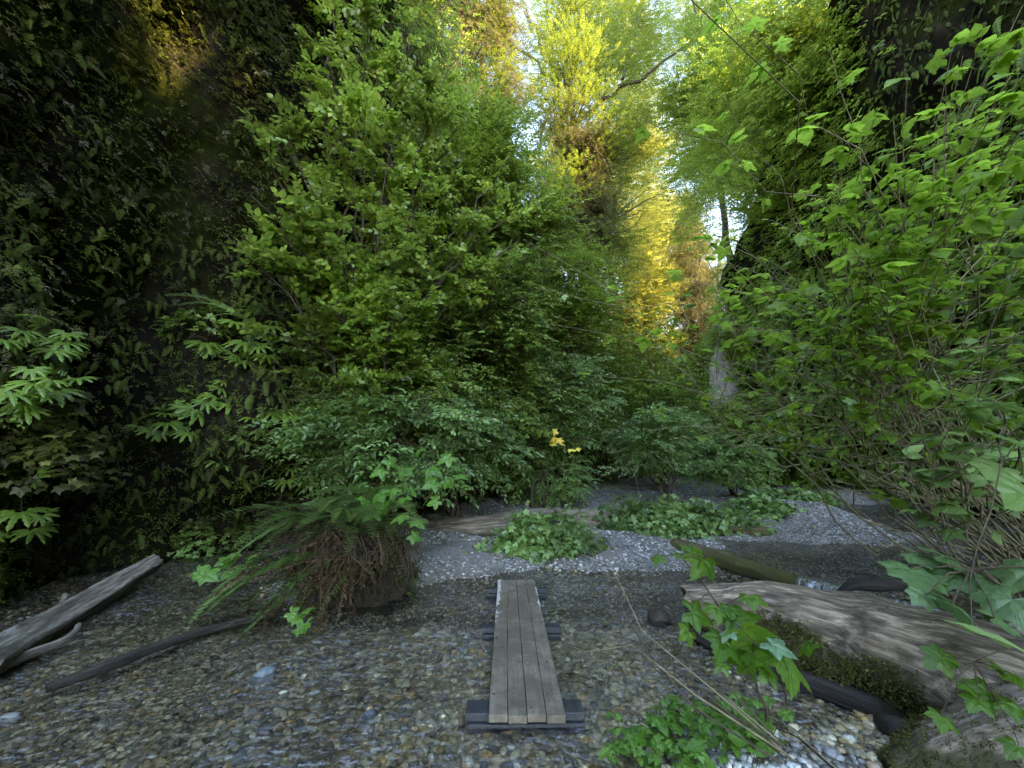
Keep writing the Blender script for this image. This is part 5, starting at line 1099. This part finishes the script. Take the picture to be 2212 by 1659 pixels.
# sapling in front of the bridge's end
leafset('maple_sapling', 'maple sapling with big deep green leaves in front of the bleached log', 'tree', G(1665, 1610, .1), [(1494, 1188, 2.5, 42), (1512, 1224, 2.45, 66), (1470, 1200, 2.5, 30), (1420, 1208, 2.5, 36), (1625, 1298, 2.4, 52), (1514, 1330, 2.4, 66), (1550, 1322, 2.4, 52), (1578, 1322, 2.4, 48), (1608, 1345, 2.35, 84), (1626, 1376, 2.3, 96), (1560, 1398, 2.3, 76), (1600, 1410, 2.3, 84), (1655, 1430, 2.25, 80), (1736, 1402, 2.25, 52), (1708, 1446, 2.2, 104), (1655, 1460, 2.2, 44), (1480, 1372, 2.4, 46), (1556, 1440, 2.3, 36), (1608, 1440, 2.3, 50)], L_DEEP, LOB, r0=.008, stem=TW)
leafset('maple_leaf_twig', 'pale upturned leaf pair catching skylight on a thin twig above the log moss', 'branch', P(1700, 1520, 2.3), [(1690, 1402, 2.2, 66), (1568, 1372, 2.3, 40)], L_PALE, LOB, r0=.004, face=.1)
# dry canes
t = thing('dry_shrub', 'bundle of dry leafless twigs reaching over the stream from the bank', 'shrub', G(1720, 1640, .1), None)
for pl in ([(1331, 1243), (1362, 1310), (1387, 1363), (1480, 1440), (1600, 1540), (1710, 1640)], [(1227, 1393), (1264, 1408), (1367, 1394), (1400, 1420), (1500, 1500), (1700, 1630)], [(1320, 1372), (1390, 1390), (1450, 1430), (1560, 1530), (1700, 1640)], [(1330, 1250), (1350, 1330), (1400, 1410), (1500, 1530), (1690, 1650)], [(1372, 1398), (1430, 1460), (1540, 1520), (1690, 1610)], [(1410, 1465), (1480, 1475), (1560, 1500), (1680, 1600)], [(1380, 1330), (1450, 1400), (1570, 1480), (1700, 1620)], [(1600, 1520), (1690, 1560), (1760, 1620), (1850, 1700)], [(1640, 1560), (1720, 1590), (1800, 1660)]):
    n = len(pl); pts = [P(x, y, 2.75-.55*i/(n-1)+rng.normal()*.02) for i, (x, y) in enumerate(pl)]; s = np.linspace(0, 1, n); tt = np.linspace(0, 1, 16); q = np.stack([np.interp(tt, s, np.array(pts)[:, i]) for i in range(3)], -1)
    mb = MB(); tube(mb, q, np.linspace(.002, .0065, 16), 6, lump=.15); mb.build('twig', TWL if rng.random() < .3 else TW, t, smooth=True)
# low plants by the white pebbles
t = thing('bank_plants', 'tangle of small light green plants on the bank by the white pebbles', 'plant', (1.3, 2.55, .1))
mb = MB(); ms = MB()
for i in range(150):
    X = rng.uniform(1335, 1660); Y = rng.uniform(1500, 1650) if X > 1420 else rng.uniform(1530, 1640); g = G(X, Y+25, .08); g[2] = zof(g[0], g[1]); h = rng.uniform(.04, .20); e = g+[rng.normal()*.05, rng.normal()*.05-.02, h]
    tube(ms, curve(g, e, n=5, wob=.04), .0025, 4); n = rng.integers(2, 5); sc = rng.uniform(.045, .095)
    a = rng.random(n)*TAU; scatter(mb, LOB+LF_HI[:1], np.repeat(e[None], n, 0), np.stack([np.cos(a), np.sin(a), 0*a-.1], -1), rng.normal(size=(n, 3))*.35+[0, -.3, 1], sc, var=.6)
ms.build('stem', TW, t); mb.build('foliage', [L_BIG, TW], t)
# broad leaves at the edge
leafset('cow_parsnip', 'plant with very broad bluish-green toothed leaves spreading above the waterfall', 'plant', G(2260, 1400, .2), [(1980, 1250, 2.75, 100), (2090, 1222, 2.9, 112), (2040, 1256, 2.8, 90), (2155, 1312, 2.5, 96), (2076, 1326, 2.5, 84), (2195, 1250, 2.6, 96), (1985, 1294, 2.6, 52), (2125, 1268, 2.7, 86), (2180, 1350, 2.45, 70), (2020, 1215, 2.95, 70)], L_UMB, LOB7, r0=.012, face=.3, tiltvar=.2)
leafset('devils_club', 'broad-leaved plant in deep shade, its leaves nearly black-green', 'plant', G(2300, 1420, .2), [(2180, 1385, 2.1, 120), (2150, 1020, 2.6, 80), (2090, 990, 2.8, 60), (2200, 1080, 2.4, 90), (2190, 880, 2.4, 60), (2185, 950, 2.5, 70), (2140, 870, 2.6, 50)], L_COOL, LOB7, r0=.009)
leafset('maple_sprig', 'few small leaves on a twig in front of the mossy flank', 'branch', G(2300, 1560, .2), [(2020, 1428, 2.3, 60), (2050, 1420, 2.3, 40), (2095, 1485, 2.2, 50), (2118, 1500, 2.2, 60), (2105, 1520, 2.15, 50), (2200, 1530, 2.1, 60), (2035, 1560, 2.2, 50), (2215, 1470, 2.1, 60), (2160, 1440, 2.2, 36), (2190, 1620, 2.0, 50)], L_DEEP, LOB, r0=.006)

# ------------------------------------------------------------------ single stones
def stone(label, X, Y, wpx, col, sq=(1, .8, .5), z=0, name='stone', rough=.45, seed=0):
    p = G(X, Y); p[2] = max(zof(p[0], p[1]), -.05); S = wpx/FPX*depth(p)/2; v, f = ico(3); v = v*(1+.22*fbm(v*1.1+seed*3.1, 3, seed)[:, None]); v = v*np.array(sq)@rotz(seed*1.3).T*S
    mb = MB(); mb.add(p+[0, 0, z+S*sq[2]*.45]+v, np.array(f).ravel(), np.full(len(f), 3)); m = plain(label[:20].replace(' ', '_'), [(.3, tuple(c*.38 for c in col)), (.7, tuple(c*.68 for c in col))], 14, bump=.3, rough=rough)
    return tag(mb.build(name, m, smooth=True), label, 'stone')
for i, a in enumerate([('flat white stone in the shallows at the picture edge', 20, 1546, 50, (.42, .44, .42)), ('blue-grey stone with water curling over it in mid-stream', 572, 1452, 52, (.26, .33, .35)), ('round cream stone in the riffle below the wet branch', 503, 1507, 20, (.55, .52, .44)), ('ochre stone in the brown shallows', 600, 1492, 20, (.45, .30, .12)), ('large pale blue stone on the near gravel', 518, 1622, 38, (.42, .50, .52)), ('grey-blue oval stone beside the near beam', 796, 1540, 40, (.17, .20, .23)), ('upright green-grey stone at the bottom by the fine gravel', 1047, 1640, 26, (.22, .28, .26)), ('lilac-grey stone at the bottom beside the green-grey one', 1095, 1642, 34, (.25, .26, .33)), ('pinkish stone beside the bank plants', 1354, 1642, 26, (.45, .30, .24)), ('tan pebble standing clear near the bank plants', 1372, 1612, 30, (.38, .33, .25)), ('brown stone by the curved bare branch', 62, 1415, 40, (.24, .17, .12)), ('wet brown rock wrinkling the stream by the log tip', 1424, 1332, 60, (.09, .065, .045)), ('pale stone in the dark pool under the log', 1920, 1640, 34, (.40, .33, .24)), ('white stone just above the waterfall', 1790, 1248, 20, (.40, .42, .42)), ('smooth blue-grey stone left of the plank', 1035, 1425, 22, (.24, .28, .33)), ('mossy stone beside the small ivy hump', 1660, 1105, 60, (.14, .12, .07)), ('dark rock rising from the bank at the corner', 1960, 1600, 110, (.05, .045, .035)), ('pale round stone low under the sapling', 1722, 1634, 22, (.5, .5, .46)), ('white oval stone under the sapling twigs', 1795, 1640, 30, (.45, .46, .46))]):
    stone(*a, seed=i, sq=(1, .75, .55) if i != 6 else (.8, .7, .9))
WHITE = pebmat('white_stone', [(0, (.42, .46, .47)), (.3, (.55, .57, .56)), (.6, (.36, .38, .39)), (.8, (.62, .61, .57))], rough=.5)
mb = MB(); lay(2600, .9, 2.2, 1.9, 2.7, .018, .034, ST_HI, lambda x, y, z: np.exp(-(((x-1.25)/.38)**2+((y-2.3)/.22)**2)**2), mb)
tag(mb.build('white_pebbles', WHITE, smooth=True), 'rounded white pebbles around the small plants at the bottom edge', kind='stuff')

mb = MB()
n = 11000; p = np.stack([rng.uniform(-4.5, 9, n), rng.uniform(1.4, 13, n), np.zeros(n)], -1); p[:, 2] = ground(p[:, 0], p[:, 1])
k = sm(-.15, .5, fbm(p*1.1, 3, 55))*.8+.12; m = (rng.random(n) < k) & (p[:, 2] > level(p[:, 0], p[:, 1])); p = p[m]; p[:, 2] += .012
TL = [single(leaf_mid, 0, i, dict(w=.7)) for i in range(2)]; st = T(); twig_geo(st, [[0, 0, 0], [.1, .5, .05], [0, 1, 0]], .02); st.k = 1; st.done()
dk = np.stack([.078+rng.uniform(-.23, .23, 26), rng.uniform(2.9, 5.6, 26), np.full(26, .126)], -1); p = np.concatenate([p, dk])
scatter(mb, TL, p, rng.normal(size=p.shape)*[1, 1, .1], rng.normal(size=p.shape)*.35+[0, 0, 1], np.where(p[:, 2] == .126, .5, 1)*rng.uniform(.025, .07, len(p)))
q = p[:-26:4]+[.05, .05, .004]; scatter(mb, [st], q, rng.normal(size=q.shape)*[1, 1, .08], rng.normal(size=q.shape)*.2+[0, 0, 1], rng.uniform(.05, .22, len(q)))
tag(mb.build('leaf_litter', [LIT, TW]), 'scattered fallen leaves and twig bits on the gravel and silt', kind='stuff')
# ------------------------------------------------------------------ light
sd = np.array([SUN[0]*math.cos(ELEV), SUN[1]*math.cos(ELEV), math.sin(ELEV)])
sl = bpy.data.lights.new('sun', 'SUN'); sl.energy = 2.3; sl.angle = R(.6); sl.color = (1, .83, .58)
so = bpy.data.objects.new('sun', sl); C.objects.link(so); so.rotation_euler = Vector(sd).to_track_quat('Z', 'Y').to_euler()
w = bpy.data.worlds.new('World'); bpy.context.scene.world = w; w.use_nodes = True; nt = w.node_tree; nt.nodes.clear()
sk = nt.nodes.new('ShaderNodeTexSky'); sk.sky_type = 'NISHITA'; sk.sun_disc = False; sk.sun_elevation = ELEV; sk.sun_rotation = math.atan2(SUN[0], SUN[1])
sk.ozone_density = 2.0; sk.air_density = 1.0; sk.dust_density = .3; sk.altitude = 1500
bg = nt.nodes.new('ShaderNodeBackground'); bg.inputs[1].default_value = .15; wo = nt.nodes.new('ShaderNodeOutputWorld')
nt.links.new(sk.outputs[0], bg.inputs[0]); nt.links.new(bg.outputs[0], wo.inputs[0])
sc = bpy.context.scene
sc.view_settings.view_transform = 'Standard'; sc.view_settings.look = 'None'; sc.view_settings.exposure = 3.95; sc.view_settings.gamma = 1
sc.view_settings.use_white_balance = True; sc.view_settings.white_balance_temperature = 9200; sc.view_settings.white_balance_tint = 14
cy = sc.cycles; cy.max_bounces = 7; cy.diffuse_bounces = 2; cy.glossy_bounces = 2; cy.transmission_bounces = 4; cy.transparent_max_bounces = 8
cy.use_denoising = True; cy.denoising_prefilter = 'NONE'; cy.sample_clamp_indirect = 4; cy.caustics_reflective = False; cy.caustics_refractive = False
